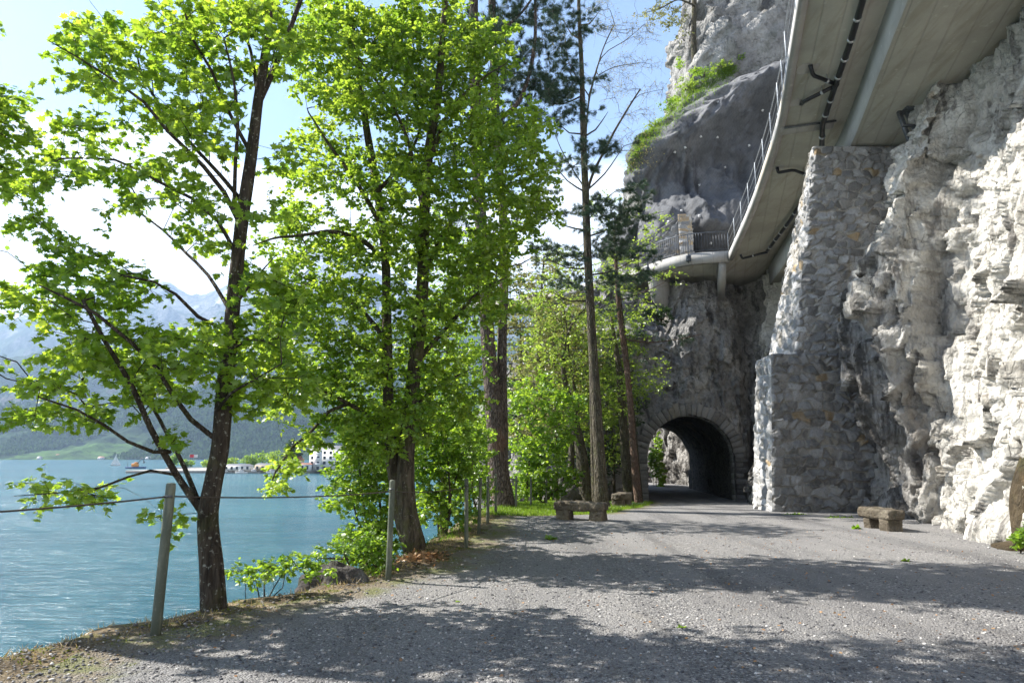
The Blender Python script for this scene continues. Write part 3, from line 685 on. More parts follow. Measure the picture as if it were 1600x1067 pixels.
# tunnel portal: ring of dressed stones and a rough lining
pt = empty('tunnel_portal', (TX, TY, TG))
tag(pt, 'round arched tunnel portal with a ring of dressed grey stones and a dark lined bore', 'tunnel')
V = []; Fc = []; Cc = []; n0 = 0
def vouss(c, R, d, tone, wedge=False):
    global n0
    mb = MB(); mb.box((0, 0, 0), d, None, .02, .006); v = np.concatenate(mb.V); v[:, 2] *= (1 + (v[:, 0] / (TR + .3) if wedge else 0)); v = v @ np.array(R).T + c
    for k, f in mb.F.items(): Fc.append(np.array(f) + n0)
    V.append(v); Cc.append(np.tile([tone, tone * .98, tone * .95, 1], (len(v), 1))); n0 += len(v)
nv = 27
for i in range(nv):
    an = math.pi * (i + .5) / nv; L_ = .62 + (.10 if i % 2 else 0) + random.uniform(-.03, .03); cr = TR + L_ / 2 - .02
    R = np.array([(math.cos(an), 0, -math.sin(an)), (0, 1, 0), (math.sin(an), 0, math.cos(an))])
    vouss((TX + cr * math.cos(an), TY + .06 + random.uniform(-.012, .012), TG + TS + cr * math.sin(an)), R, (L_, .5, math.pi * (TR + .3) / nv - .016), random.uniform(.12, .25), True)
for sx in (-1, 1):
    z = TG - .2; k = 0
    while z < TG + TS - .05:
        h = min(random.uniform(.24, .36), TG + TS - z + .02); L_ = .55 if k % 2 else .78; k += 1
        vouss((TX + sx * (TR + L_ / 2 - .02), TY + .06 + random.uniform(-.012, .012), z + h / 2), np.eye(3), (L_, .5, h - .016), random.uniform(.11, .24)); z += h
place(mesh_obj('arch_ring', np.concatenate(V), Fc, M_masonry, attrs={'stone': ('FLOAT_COLOR', np.concatenate(Cc))}), pt)
AX = Vector((1.3, 15.5, 0)).normalized(); AXn = np.array(AX); SD = np.array((AX.y, -AX.x, 0))
ts = np.arange(-.3, 15.0, .12); per = []
for z in np.arange(-.3, TS, .1): per.append((TR, z))
for an in np.linspace(0, math.pi, 60): per.append((TR * math.cos(an), TS + TR * math.sin(an)))
for z in np.arange(TS, -.3, -.1): per.append((-TR, z))
per = np.array(per); P = np.array((TX, TY, TG))[None, None] + ts[:, None, None] * AXn + per[None, :, 0, None] * SD + per[None, :, 1, None] * np.array((0, 0, 1.))
q = P.reshape(-1, 3); f, F1, F2, cc = facets(q, .4, 31, .4); cen = (P - (np.array((TX, TY, TG + 1.8)) + ts[:, None, None] * AXn)); cen -= (cen @ AXn)[..., None] * AXn; cen /= np.linalg.norm(cen, axis=-1)[..., None]
P = (P + cen * (f * .15 + .03 + .02 * fbm(q / .3, 3, 2)).reshape(P.shape[:2])[..., None]).reshape(-1, 3)
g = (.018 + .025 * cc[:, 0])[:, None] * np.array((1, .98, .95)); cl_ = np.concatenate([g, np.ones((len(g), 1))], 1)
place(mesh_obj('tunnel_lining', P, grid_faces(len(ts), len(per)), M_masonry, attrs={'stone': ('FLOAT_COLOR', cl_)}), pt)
# outer shell of mountain round the bore so no light leaks in beyond the portal
sh = MB(); e0 = np.array((TX, TY, TG)) + AXn * 2.6; e1 = np.array((TX, TY, TG)) + AXn * 14.6
pr = [(-5, -1), (-5, 9), (12, 9), (12, -1)]
Vs = [e + SD * x + np.array((0, 0, z)) for e in (e0, e1) for x, z in pr]
sh.add(Vs, [(0, 1, 5, 4), (1, 2, 6, 5), (2, 3, 7, 6)])
# far face with an arched opening
arc = [(TR + .1, -1), (TR + .1, TS)] + [((TR + .1) * math.cos(t), TS + (TR + .1) * math.sin(t)) for t in np.linspace(.15, math.pi - .15, 14)] + [(-TR - .1, TS), (-TR - .1, -1)]
Vf = [e1 + SD * x + np.array((0, 0, z)) for x, z in [(12, -1), (12, 9), (-5, 9), (-5, -1)][::-1] + arc[::1]]
sh.F.setdefault(len(Vf), []).append([sh.n + i for i in range(len(Vf))]); sh.V.append(np.array(Vf)); sh.n += len(Vf)
tag(sh.build('headland', M_cliff), kind='structure')

# ------------------------------------------------------------------ viaduct
va = empty('road_viaduct', (9.9, 21.4, 12))
tag(va, 'concrete road viaduct overhead with black drain pipes, curving left round the cliff', 'viaduct')
ED = [(.9, -6.6), (7.36, 16.33), (9.21, 22.9), (10.55, 29.6), (11.62, 36.5)]
CV = [(11.62, 36.5), (9.6, 37.0), (8.35, 38.4), (7.35, 40.2), (5.9, 42.2), (3.75, 44.7), (.5, 47.5), (-4, 50)]
def prism(mb, poly, z0, z1):
    n = len(poly); V = [(x, y, z0) for x, y in poly] + [(x, y, z1) for x, y in poly]
    mb.add(V, [tuple(range(n))[::-1], tuple(range(n, 2 * n))] + [(i, (i + 1) % n, n + (i + 1) % n, n + i) for i in range(n)])
sl = MB(); prism(sl, ([ED[0], ED[1], ED[2], ED[3]] + CV + [(-4, 51.5), (22, 51.5), (22, 36), (14, 10), (9.4, -9)])[::-1], 12.0, 12.34); sl.build('deck_slab', M_conc, va)
def offset(poly, d):
    P = np.array(poly, float); T = np.gradient(P, axis=0); T /= np.linalg.norm(T, axis=1)[:, None]; return P + np.stack([T[:, 1], -T[:, 0]], 1) * d
def sweep(mb, poly, prof):
    """prof: closed list of (offset to the right, z)"""
    R = [offset(poly, o) for o, z in prof]; n = len(prof); m = len(poly)
    V = [(R[j][i][0], R[j][i][1], prof[j][1]) for i in range(m) for j in range(n)]
    F = [(i * n + j, i * n + (j + 1) % n, (i + 1) * n + (j + 1) % n, (i + 1) * n + j) for i in range(m - 1) for j in range(n)]
    F += [tuple(range(n))[::-1], tuple((m - 1) * n + j for j in range(n))]
    mb.add(V, F)
edr = [tuple(p[:2]) for p in resample([(x, y, 0) for x, y in ED], 1.5)]; cvr = [tuple(p[:2]) for p in resample([(x, y, 0) for x, y in CV], .7)]
k = MB(); sweep(k, edr, [(-.03, 11.97), (.2, 11.97), (.2, 12.36), (-.03, 12.36)]); sweep(k, cvr, [(-.05, 11.90), (.24, 11.90), (.24, 12.5), (-.05, 12.5)]); k.build('edge_beam', M_conc_l, va)
GD = [(3.3, -6.6), (9.25, 14.95), (11.42, 22.8), (12.9, 30), (14.2, 37.8)]
gdr = [tuple(p[:2]) for p in resample([(x, y, 0) for x, y in GD], 2.)]
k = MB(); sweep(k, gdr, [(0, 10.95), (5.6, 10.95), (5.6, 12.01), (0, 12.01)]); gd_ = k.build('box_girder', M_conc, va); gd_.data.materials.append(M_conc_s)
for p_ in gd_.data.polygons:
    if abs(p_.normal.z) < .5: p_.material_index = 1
# construction joint across the slab underside
k = MB(); e = np.array(ED[2]); dv = np.array((.955, -.29)); 
k.box((e[0] + .95 * dv[0], e[1] + .95 * dv[1], 11.965), (1.7, .5, .07), [(dv[0], -dv[1] * -1 * -1, 0), (dv[1], dv[0], 0), (0, 0, 1)], .01); k.build('joint_sill', M_conc_l, va)
k = MB(); k.tube([(e[0] + .1 * dv[0], e[1] + .1 * dv[1] - .28, 11.93), (e[0] + 1.75 * dv[0], e[1] + 1.75 * dv[1] - .28, 11.93)], .035, 8); k.build('joint_bar', M_steel, va)
# patches of repaired render round the drain outlets
# railing on the straight deck: pale posts and rails
rl = MB(); rr = offset(edr, .02); tt = [np.array((x, y)) for x, y in rr]
for z, r in ((13.5, .02), (13.05, .01), (12.7, .01)): rl.tube([(x, y, z) for x, y in rr], r, 6)
rlo = rl.build('guard_rail', M_galv, va)
acc = resample([(x, y, 0) for x, y in ED], .25)[::8]
for p in acc:
    k = MB(); k.box((p[0], p[1] + .0, 12.98), (.03, .05, 1.08), None, .008); k.box((p[0] - .01, p[1], 12.3), (.03, .16, .26), None, .005); place(k.build('railing_post', M_galv), va)
# curved part: dark bars
cb = resample([(x, y, 0) for x, y in CV], .14); cb = cb[np.concatenate([[0], np.nonzero(np.diff(np.cumsum(np.linalg.norm(np.diff(cb, axis=0), axis=1)) // .14) > 0)[0] + 1])]
k = MB()
for p in cb: k.tube([(p[0], p[1], 12.62), (p[0], p[1], 13.58)], .012, 4)
k.build('railing_bars', M_darkrail, va)
k = MB()
for z, r in ((13.6, .03), (12.62, .02)): k.tube([(x, y, z) for x, y in cvr], r, 6)
k.build('handrail', M_darkrail, va)
cvn = offset(cvr, -.09); 
for i in range(2, len(cvr), 3):
    x, y = cvn[i]; k = MB(); k.box((x, y, 12.75), (.05, .05, 1.6), None, .008); k.box((x, y - .01, 12.2), (.26, .12, .34), None, .01)
    for dz in (-.1, .1): k.box((x, y - .09, 12.2 + dz), (.16, .05, .05), None, .01)
    place(k.build('railing_post', M_darkrail), va)
# corbels under the curved part
def corbel(x, y, ang, w=.42, L_=2.6, h=1.5):
    k = MB(); c, s_ = math.cos(ang), math.sin(ang)
    pr_ = [(-.02, 11.92), (-.02, 11.45), (.35, 11.92 - h * .55), (L_, 11.92 - h), (L_, 11.92)]
    V = [(x + c * o - s_ * t, y + s_ * o + c * t, z) for t in (-w / 2, w / 2) for o, z in pr_]
    n = len(pr_); k.add(V, [tuple(range(n)), tuple(range(n, 2 * n))[::-1]] + [(i, n + i, n + (i + 1) % n, (i + 1) % n) for i in range(n)])
    return k.build('corbel', M_conc_l, va)
corbel(11.3, 36.65, math.radians(78), .36, 1.8, 1.7); corbel(8.0, 39.1, math.radians(50), .5, 2.8, 2.6); corbel(5.7, 42.4, math.radians(52), .5, 2.6, 2.2)
# drain pipes
def pipe(pts, z, r, name='drain_pipe'):
    P = [np.array(gzs(px, py, zz)) for (px, py), zz in zip(pts, z if isinstance(z, (list, tuple)) else [z] * len(pts))]
    Pm = []
    for i, p in enumerate(P):
        if 0 < i < len(P) - 1:
            a = P[i - 1] - p; b = P[i + 1] - p; t = min(.16, np.linalg.norm(a) * .4, np.linalg.norm(b) * .4)
            for f in (1, .5): Pm.append(p + a / np.linalg.norm(a) * t * f * .9)
            for f in (.5, 1): Pm.append(p + b / np.linalg.norm(b) * t * f * .9)
        else: Pm.append(p)
    k = MB(); k.tube(Pm, r, 12); o = k.build(name, M_pipe, va, True)
    for a, b in zip(P[:-1], P[1:]):
        L_ = np.linalg.norm(b - a)
        if L_ > .5:
            for f in np.arange(.6, L_, 1.6 if L_ > 3 else .9):
                c = a + (b - a) * f / L_; d = (b - a) / L_
                kk = MB(); kk.tube([c - d * .035, c + d * .035], r * 1.28, 12); kk.tube([c, c + np.array((0, 0, 12.0 - c[2]))], .012, 5); oo = kk.build('pipe_clamp', M_clamp); oo.parent = o
    return o
pipe([(1362, -60), (1347, 5), (1327, 72), (1303, 140), (1285, 196), (1284, 232)], [11.78, 11.78, 11.78, 11.78, 11.78, 11.55], .085)
pipe([(1266, 102), (1270, 118), (1309, 133)], [11.98, 11.8, 11.78], .06)
pipe([(1252, 163), (1258, 158), (1300, 137)], [11.98, 11.8, 11.78], .06)
pipe([(1214, 262), (1216, 270), (1240, 266), (1262, 274), (1280, 300)], [11.98, 11.8, 11.8, 11.8, 11.8], .06)
pipe([(1290, 262), (1262, 300), (1234, 345), (1208, 380), (1199, 392)], 11.82, .08)
pipe([(1157, 398), (1160, 404), (1199, 394)], [11.98, 11.8, 11.82], .06)
# steel bracket under the girder
p = gzs(1418, 172, 10.95); k = MB()
k.box((p[0] + .3, p[1], 10.93), (.9, .45, .05), None, .005)
for dx, dx2 in ((0, .38), (.45, .2), (-.22, .25)):
    k.box((p[0] + dx + dx2 / 2, p[1] + .1, 10.5), (.10, .12, .95), [(1, 0, -dx2), (0, 1, 0), (dx2, 0, 1)], .005)
k.box((p[0] + .15, p[1], 10.45), (.7, .1, .06), None, .005)
k.build('support_bracket', M_steel, va)
# repaired pale patches round the outlets
k = MB()
for px, py, sx, sy in ((1262, 108, .75, .62), (1246, 160, .7, .5), (1212, 262, .6, .5)):
    c = gzs(px, py, 11.995); n = 14; an = np.arange(n) * 2 * math.pi / n; rr_ = 1 + .18 * rng.normal(size=n)
    V = [(c[0] + sx * .5 * math.cos(a) * r_, c[1] + sy * .5 * math.sin(a) * r_, 11.996) for a, r_ in zip(an, rr_)]; k = MB(); k.add(V, [tuple(range(n))[::-1]]); k.build('repair_patch', M_conc_l, va)

def lift_all(o):
    for c in [x for x in bpy.data.objects if x.parent == o]:
        me = c.data; n = len(me.vertices); V = np.zeros(n * 3, dtype=np.float32); me.vertices.foreach_get('co', V); V = V.reshape(-1, 3)
        oy = 0. if c.parent is not va else float(c.location[1]); V[:, 2] += rise(V[:, 1]); me.vertices.foreach_set('co', V.ravel()); me.update(); lift_all(c)
lift_all(va)
# retaining wall with pale pier behind the curved railing
rw = empty('retaining_wall', (10, 42.5, 12.3)); tag(rw, 'coursed stone retaining wall with a pale squared end pier behind the curved railing', 'wall')
wa, wb = at(1040, 395, 42.6), at(1072, 395, 42.3)
join_faces('wall', [stone_face((7.9, 42.2, 12.3), (10.25, 41.5, 12.3), (7.9, 42.5, 14.9), (10.25, 41.8, 16.2), .5, .26, 21, .09, res=.04, ochre=.05, tone=1.15)], M_masonry, rw)
join_faces('end_pier', [stone_face((10.25, 41.4, 12.3), (11.05, 41.3, 12.3), (10.25, 41.7, 16.4), (11.05, 41.6, 16.4), .5, .28, 23, .08, res=.04, ochre=.35, tone=1.9),
                        stone_face((11.05, 41.3, 12.3), (11.3, 45, 12.3), (11.05, 41.6, 16.4), (11.3, 45, 16.4), .5, .28, 24, .08, res=.05, tone=1.4)], M_masonry, rw)
# anchor plates of the rock net
dg = bpy.context.evaluated_depsgraph_get(); nc = bpy.data.objects['netted_cliff']; dg.update()
from mathutils.bvhtree import BVHTree
bv = BVHTree.FromObject(nc, dg); first = None
for i, (px, py) in enumerate([(1094, 213), (1120, 214), (1171, 228), (1071, 230), (1054, 237), (1094, 290), (1064, 330), (1045, 347), (1093, 338), (1123, 160), (1191, 172), (1150, 118), (1134, 262), (1188, 300), (1110, 379)]):
    d = Vector(ray(px, py)).normalized(); h = bv.ray_cast(Vector((0, 0, EYE)), d)
    if h[0] is None: continue
    if first is None:
        k = MB(); k.box((0, 0, .02), (.15, .15, .03), None, .006); k.tube([(0, 0, 0), (0, 0, .12)], .035, 8); o = k.build('anchor_plate', M_white); first = o
    else: o = first.copy(); COL.objects.link(o)
    o.location = h[0] + h[1] * .03; o.rotation_euler = h[1].to_track_quat('Z', 'Y').to_euler()
    tag(o, 'white anchor plate on the netted cliff, ' + ['leftmost under the upper bulge', 'just left of the cliff middle under the bulge', 'right below the upper bulge', 'left, second from the edge', 'furthest left in the dark fold', 'in the middle of the cliff face', 'above the retaining wall', 'on the left shoulder above the railing', 'above the pale wall pier', 'highest on the sunlit bulge', 'high up nearest the viaduct rail', 'at the very top by the bushes', 'centre right in the shadow', 'lower right near the viaduct rail', 'lowest, behind the curved railing'][i], 'anchor plate', 'anchor plates on the netted cliff')

# ------------------------------------------------------------------ cable fence
fn = empty('cable_fence', (-3.16, 6.58, gp(-3.16, 6.58))); tag(fn, 'low lakeside fence of weathered green wooden posts strung with one dark cable', 'fence')
posts = [(-4.35, 3.7, 1.33 + gp(-3.16, 6.58) - gp(-4.35, 3.7), .044, 0), (-3.16, 6.58, 1.33, .044, .035), (-1.60, 9.48, 1.28, .038, .02), (-.80, 12.75, 1.20, .036, -.01), (-.69, 15.1, 1.15, .036, .03), (-.58, 17.3, 1.10, .036, .0), (-.45, 20.1, 1.08, .04, 0), (.13, 22.5, .98, .035, 0), (.65, 24.9, .98, .035, 0.01), (1.3, 27.2, 1.0, .035, 0), (2.0, 29.5, 1.1, .035, 0)]
cp = []
for x, y, h, r, ln in posts:
    z0 = gp(x, y); k = MB(); zs = np.array([-.15, .2, .6, h - .03, h - .008, h]); rs = np.array([1.03, 1.02, 1, .97, .9, .6]) * r
    k.tube([(x + ln * q / h, y, z0 + q) for q in zs], rs, 14); po_ = k.build('post', M_post, fn, True); ce = MB(); ce.tube([(x + ln - r * .9, y - r, z0 + h - .12), (x + ln + r * .9, y - r, z0 + h - .12)], .012, 6); ce.build('cable_eye', M_steel).parent = po_; cp.append(np.array((x + ln, y, z0 + h - .12 - .03 * (r < .04))))
pts = []
for a, b in zip(cp[:-1], cp[1:]):
    for t in np.linspace(0, 1, 10)[:-1]:
        q = a * (1 - t) + b * t; q[2] -= .035 * 4 * t * (1 - t) * np.linalg.norm(b - a) / 3; pts.append(q)
pts.append(cp[-1]); k = MB(); k.tube(pts, .008, 6); k.build('cable', M_cable, fn, True)

# ------------------------------------------------------------------ stone benches
M_bench = rock_mat('bench_stone', (.11, .09, .065), (.22, .19, .145), (.08, .075, .065), .5, .1, .2, 3.)
def block(name, size, mat, parent, loc, rz=0, seed=0, rnd_=.05, n=14, amp=.02):
    """rough hewn block: rounded, uneven box"""
    bmv = []; Fq = []; d = np.array(size) / 2
    g = np.linspace(-1, 1, n); V = []; Fs = []; o = 0
    for ax in range(3):
        for sg in (-1, 1):
            U, W_ = np.meshgrid(g, g, indexing='ij'); q = np.zeros((n, n, 3)); q[..., ax] = sg; q[..., (ax + 1) % 3] = U; q[..., (ax + 2) % 3] = W_
            q = q.reshape(-1, 3); f = grid_faces(n, n)
            if sg < 0: f = f[:, ::-1]
            V.append(q); Fs.append(f + o); o += n * n
    q = np.concatenate(V); p = q * d; inner = np.clip(p, -(d - rnd_), d - rnd_); v = p - inner; L_ = np.linalg.norm(v, axis=1)[:, None]
    p = inner + v / np.maximum(L_, 1e-6) * np.minimum(L_, rnd_)
    nn = p / np.linalg.norm(p, axis=1)[:, None]
    p = p + nn * (amp * fbm(p / .16 + seed * 3.1, 4, seed) + amp * 1.3 * fbm(p / .5 + seed, 2, seed + 2))[:, None]
    ob = mesh_obj(name, p, Fs, mat, smooth=True); ob.parent = parent; ob.location = loc; ob.rotation_euler = (0, 0, rz); return ob
def bench(loc, rz, Ls, Wd, label, seed, legs=(.3, .3)):
    r = empty('stone_bench', loc, rz); tag(r, label, 'bench', 'rough stone benches beside the gravel path')
    block('seat', (Ls, Wd, .23), M_bench, r, (0, 0, .355), 0, seed, .07, 26, .055)
    for s in (-1, 1): block('leg', (legs[0], Wd * .82, .34), M_bench, r, (s * (Ls / 2 - .24), 0, .1), 0, seed + s + 2, .05, 14, .045)
    return r
bench((1.78, 18.6, gp(1.78, 18.6)), math.radians(-24), 1.38, .48, 'long stone bench on the lawn edge at the left of the gravel path', 3, (.34, .3))
bench((3.75, 24.6, gp(3.75, 24.6)), math.radians(62), 1.1, .44, 'stone bench half hidden behind the tall straight pine trunk', 7)
bench((8.28, 16.2, gp(8.28, 16.2)), math.radians(96), 1.15, .44, 'stone bench in front of the masonry buttress and rock face', 13)

# ------------------------------------------------------------------ foliage
def tmpl(kind):
    if kind == 'maple':
        h = [(-.05, .30), (.16, .22), (.14, .56), (.36, .32), (.60, .50), (.62, .20), (1.0, 0)]
        o = [(0, 0)] + h + [(x, -y) for x, y in h[:-1][::-1]]
        V = [(.36, 0, 0)] + [(x, y, -.16 * abs(y) - .10 * x * x) for x, y in o]; n = len(o)
        return np.array(V), [np.array([(0, i + 1, (i + 1) % n + 1) for i in range(n)])]
    if kind == 'oval':
        h = [(.12, .30), (.45, .40), (.8, .2)]
        V = [(0, 0, 0), (1, 0, -.12)] + [(x, y, -.2 * y - .1 * x) for x, y in h] + [(x, -y, -.2 * y - .1 * x) for x, y in h]
        return np.array(V), [np.array([(0, 1, 4, 3, 2), (0, 5, 6, 7, 1)])]
    if kind == 'small':
        return np.array([(0, 0, 0), (.45, .33, -.08), (1, 0, -.05), (.45, -.33, -.08)], float), [np.array([(0, 2, 1), (0, 3, 2)])]
    if kind == 'tuft':
        r = np.random.default_rng(3); V = []; F_ = []
        for i in range(36):
            t = r.uniform(0, 2 * math.pi); el = r.uniform(.25, 1.15); L_ = r.uniform(.75, 1.1); b = r.uniform(-.5, .15)
            d = np.array((math.cos(el), math.sin(el) * math.cos(t), math.sin(el) * math.sin(t))); s_ = np.cross(d, (r.normal(), r.normal(), r.normal())); s_ /= np.linalg.norm(s_)
            o = np.array((b, 0, 0)); n = len(V); V += [o - s_ * .024, o + s_ * .024, o + d * L_]; F_.append((n, n + 1, n + 2))
        return np.array(V), [np.array(F_)]
    if kind == 'blade':
        return np.array([(0, -.05, 0), (0, .05, 0), (.55, .035, .08), (.55, -.035, .08), (1, 0, .3)], float), [np.array([(0, 1, 2), (0, 2, 3), (3, 2, 4)])]
def unit(v): return v / (np.linalg.norm(v, axis=-1, keepdims=True) + 1e-9)
def leaves(pos, dr, nr, size, kind, rnd=None):
    T, Fs = tmpl(kind); n = len(pos); dr = unit(dr); nr = unit(nr - dr * (nr * dr).sum(1, keepdims=True)); si = np.cross(nr, dr)
    size = np.asarray(size).reshape(-1, 1, 1) * np.ones((n, 1, 1))
    V = pos[:, None] + size * (dr[:, None] * T[None, :, 0, None] + si[:, None] * T[None, :, 1, None] + nr[:, None] * T[None, :, 2, None])
    k = len(T); off = (np.arange(n) * k)[:, None, None]
    F_ = [(f[None] + off).reshape(-1, f.shape[1]) for f in Fs]
    r = rng.random(n) if rnd is None else rnd
    return V.reshape(-1, 3), F_, np.repeat(r, k)
def prisms(A, B, r0, r1):
    d = unit(B - A); a = np.where(np.abs(d[:, :1]) < .8, np.array([[1., 0, 0]]), np.array([[0, 1., 0]])); u = unit(np.cross(d, a)); v = np.cross(d, u)
    an = np.arange(3) * 2 * math.pi / 3; D = u[:, None] * np.cos(an)[None, :, None] + v[:, None] * np.sin(an)[None, :, None]
    V = np.concatenate([A[:, None] + D * r0, B[:, None] + D * r1], 1).reshape(-1, 3); o = (np.arange(len(A)) * 6)[:, None, None]
    F_ = np.array([(0, 1, 4, 3), (1, 2, 5, 4), (2, 0, 3, 5)])[None] + o
    return V, F_.reshape(-1, 4)
def cloud(els, Y, dY, dens, seed=0):
    """points in ellipsoids traced on the photo (cx, cy, rx, ry[, depth offset]) and given a real depth and thickness"""
    r = np.random.default_rng(seed); o = []
    for e in els:
        cx, cy, rx, ry = e[:4]; dy = e[4] if len(e) > 4 else 0.; n = max(3, int(rx * ry * math.pi * dens * r.uniform(.9, 1.1)))
        p = unit(r.normal(size=(n, 3))) * r.random((n, 1)) ** (1 / 2.6)
        for a, b, c in p: o.append(at(cx + a * rx, cy + b * ry, Y + dy + c * dY))
    return np.array(o)
def balls(els, seed=0):
    r = np.random.default_rng(seed); o = []
    for (x, y, z, rx, ry, rz, n) in els:
        p = unit(r.normal(size=(n, 3))) * r.random((n, 1)) ** (1 / 2.6); o.append(p * (rx, ry, rz) + (x, y, z))
    return np.concatenate(o)
def tree(name, label, cat, limbs, attr, bark, leafm, kind='oval', lsize=.07, nt=4, nl=5, tl=.3, group=None, tip=.0035, wob=.06, up=.9, flat=.45, droop=.15, crown='crown', stem='trunk', expo=.45, seed=1, step=.25, sway=.05):
    r = np.random.default_rng(seed)
    N = []; PA = []; RD = []
    for li, lb in enumerate(limbs):
        pts, r0, r1 = lb[:3]; P = resample(pts, step if len(pts) > 2 else step); m = len(P)
        if len(lb) < 4 or lb[3] is None: pass
        rad = np.interp(np.linspace(0, 1, m), [0, 1], [r0, r1]) if not isinstance(r0, list) else np.interp(np.linspace(0, 1, m), np.linspace(0, 1, len(r0)), r0)
        if li == 0 or (len(lb) > 3 and lb[3] == 'root'): par = -1
        else: par = int(np.argmin(((np.array(N) - P[0]) ** 2).sum(1)))
        for i in range(m): N.append(P[i]); PA.append(par if i == 0 else len(N) - 2); RD.append(rad[i])
    cap = len(N) + len(attr) * 24 + 10; NN = np.zeros((cap, 3)); NN[:len(N)] = N; n = len(N); PA = PA + [0] * (cap - n); RD = RD + [0.] * (cap - n)
    tipdir = []; tips = []; n0 = n
    if len(attr):
        d0 = np.sqrt(((attr[:, None] - NN[None, :n]) ** 2).sum(-1).min(1)); order = np.argsort(d0)
        pen = np.zeros(cap)
        for ai in order:
            p = attr[ai]; dd = np.sqrt(((NN[:n] - p) ** 2).sum(1)); above = np.clip(NN[:n, 2] - p[2], 0, None)
            j = int(np.argmin(dd * 1.0 + .55 * above + pen[:n])); a = NN[j]; v = p - a; L_ = np.linalg.norm(v)
            if L_ < .04: tips.append(p); tipdir.append(unit(r.normal(size=3))); continue
            pj = PA[j] if PA[j] >= 0 else j; dp = unit(a - NN[pj]) if pj != j else np.array((0, 0, 1.))
            m = max(1, int(L_ / step)); c = a + dp * L_ * .28 + v * .25 + np.array((0, 0, .06 * L_)) + r.normal(size=3) * sway * L_
            prev = j
            for t in np.arange(1, m + 1) / m:
                q = a * (1 - t) ** 2 + 2 * c * t * (1 - t) + p * t * t; NN[n] = q; PA[n] = prev; prev = n; n += 1
            tips.append(p); tipdir.append(unit(p - NN[PA[n - 1]]))
    N = NN[:n]; PA = np.array(PA[:n]); RD = np.array(RD[:n]); cnt = np.zeros(n); nch = np.zeros(n, int)
    for i in range(n):
        if PA[i] >= 0: nch[PA[i]] += 1
    cnt[nch == 0] = 1
    for i in range(n - 1, -1, -1):
        if PA[i] >= 0: cnt[PA[i]] += cnt[i]
    R = np.maximum(RD, tip * cnt ** expo)
    # cap twig thickness by the parent's
    for i in range(n):
        if PA[i] >= 0 and R[i] > R[PA[i]] * 1.0 and i >= n0: R[i] = R[PA[i]] * .9
    ch = [[] for _ in range(n)]
    for i in range(n):
        if PA[i] >= 0: ch[PA[i]].append(i)
    Vs = []; Fs = []; off = 0; st = [(i, None) for i in range(n) if PA[i] < 0]
    while st:
        i, par = st.pop(); chain = [par, i] if par is not None else [i]; cur = i
        while ch[cur]:
            c = sorted(ch[cur], key=lambda q: -(R[q] + (1 if (q == cur + 1 and cur < n0 and q < n0) else 0))); 
            for o_ in c[1:]: st.append((o_, cur))
            cur = c[0]; chain.append(cur)
        if len(chain) < 2: continue
        P = N[chain].copy(); rr = R[chain].copy()
        if par is not None: rr[0] = min(rr[0], rr[1] * 1.25)
        rr[-1] *= .6
        big = rr.max() > .05
        if big:
            s_ = np.concatenate([[0], np.cumsum(np.linalg.norm(np.diff(P, axis=0), axis=1))]); P2 = resample(P, .07); s2 = np.linspace(0, s_[-1], len(P2)); rr = np.interp(s2, s_, rr); P = P2
        if len(P) < 2: continue
        ns = 22 if rr.max() > .1 else 14 if big else 7 if rr.max() > .018 else 4 if rr.max() > .007 else 3
        v, f = tube(P, rr, ns, wob if big else 0., seed); Vs.append(v); Fs.append(f + off); off += len(v)
    tips = np.array(tips); tipdir = np.array(tipdir); root = empty(name, tuple(N[0]))
    tag(root, label, cat, group)
    LV = LF = None
    if len(tips) and nl:
        m = len(tips) * nt; A = np.repeat(tips, nt, 0); D = np.repeat(tipdir, nt, 0) * .6 + r.normal(size=(m, 3)) * (1, 1, flat); D = unit(D); B = A + D * (tl * r.uniform(.5, 1.1, (m, 1)))
        B[:, 2] -= droop * tl * r.random(m)
        v, f = prisms(A, B, tip * .8, tip * .35); Vs.append(v); Fs.append(f + off); off += len(v)
        k = m * nl; t = r.random((k, 1)) ** .7 if kind != 'tuft' else r.uniform(.3, 1, (k, 1)); A2 = np.repeat(A, nl, 0); B2 = np.repeat(B, nl, 0); D2 = np.repeat(D, nl, 0)
        pos = A2 + (B2 - A2) * t + r.normal(size=(k, 3)) * tl * .05
        if kind == 'tuft': dr = D2 + r.normal(size=(k, 3)) * .35 + (0, 0, .15)
        else: dr = D2 * .5 + r.normal(size=(k, 3)) * (1, 1, .4) - (0, 0, droop * 2)
        nr = r.normal(size=(k, 3)) * .55 + (0, 0, up); sz = lsize * r.uniform(.45, 1.25, k)
        V_, F_, rn = leaves(pos, dr, nr, sz, kind, np.clip(np.repeat(r.random(m), nl) * .5 + r.random(k) * .5, 0, 1))
        place(mesh_obj(crown, V_, F_, leafm, attrs={'rnd': ('FLOAT', rn)}), root)
    place(mesh_obj(stem, np.concatenate(Vs), Fs, bark, smooth=True), root)
    return root
def px(pts, Y, dY=None):
    """a limb traced on the photo at depth Y, with depth offsets dY at its two ends"""
    n = len(pts); dd = np.linspace(*(dY or (0, 0)), n); return [at(a, b, Y + d) for (a, b), d in zip(pts, dd)]

M_farwood = leaf_mat('far_wood_leaf', (.012, .035, .012), (.07, .12, .03), (.02, .05, .01), (.08, .14, .03), .2, .0)
V_, F_, rn = leaves(FW[:, :3] + (0, 0, 2), rng.normal(size=(len(FW), 3)) * .5 + (0, 0, 1.2), rng.normal(size=(len(FW), 3)), FW[:, 3] * .0046 * rng.uniform(.6, 1.3, len(FW)), 'oval')
tag(mesh_obj('far_wood', V_, F_, M_farwood, attrs={'rnd': ('FLOAT', rn)}), kind='stuff')
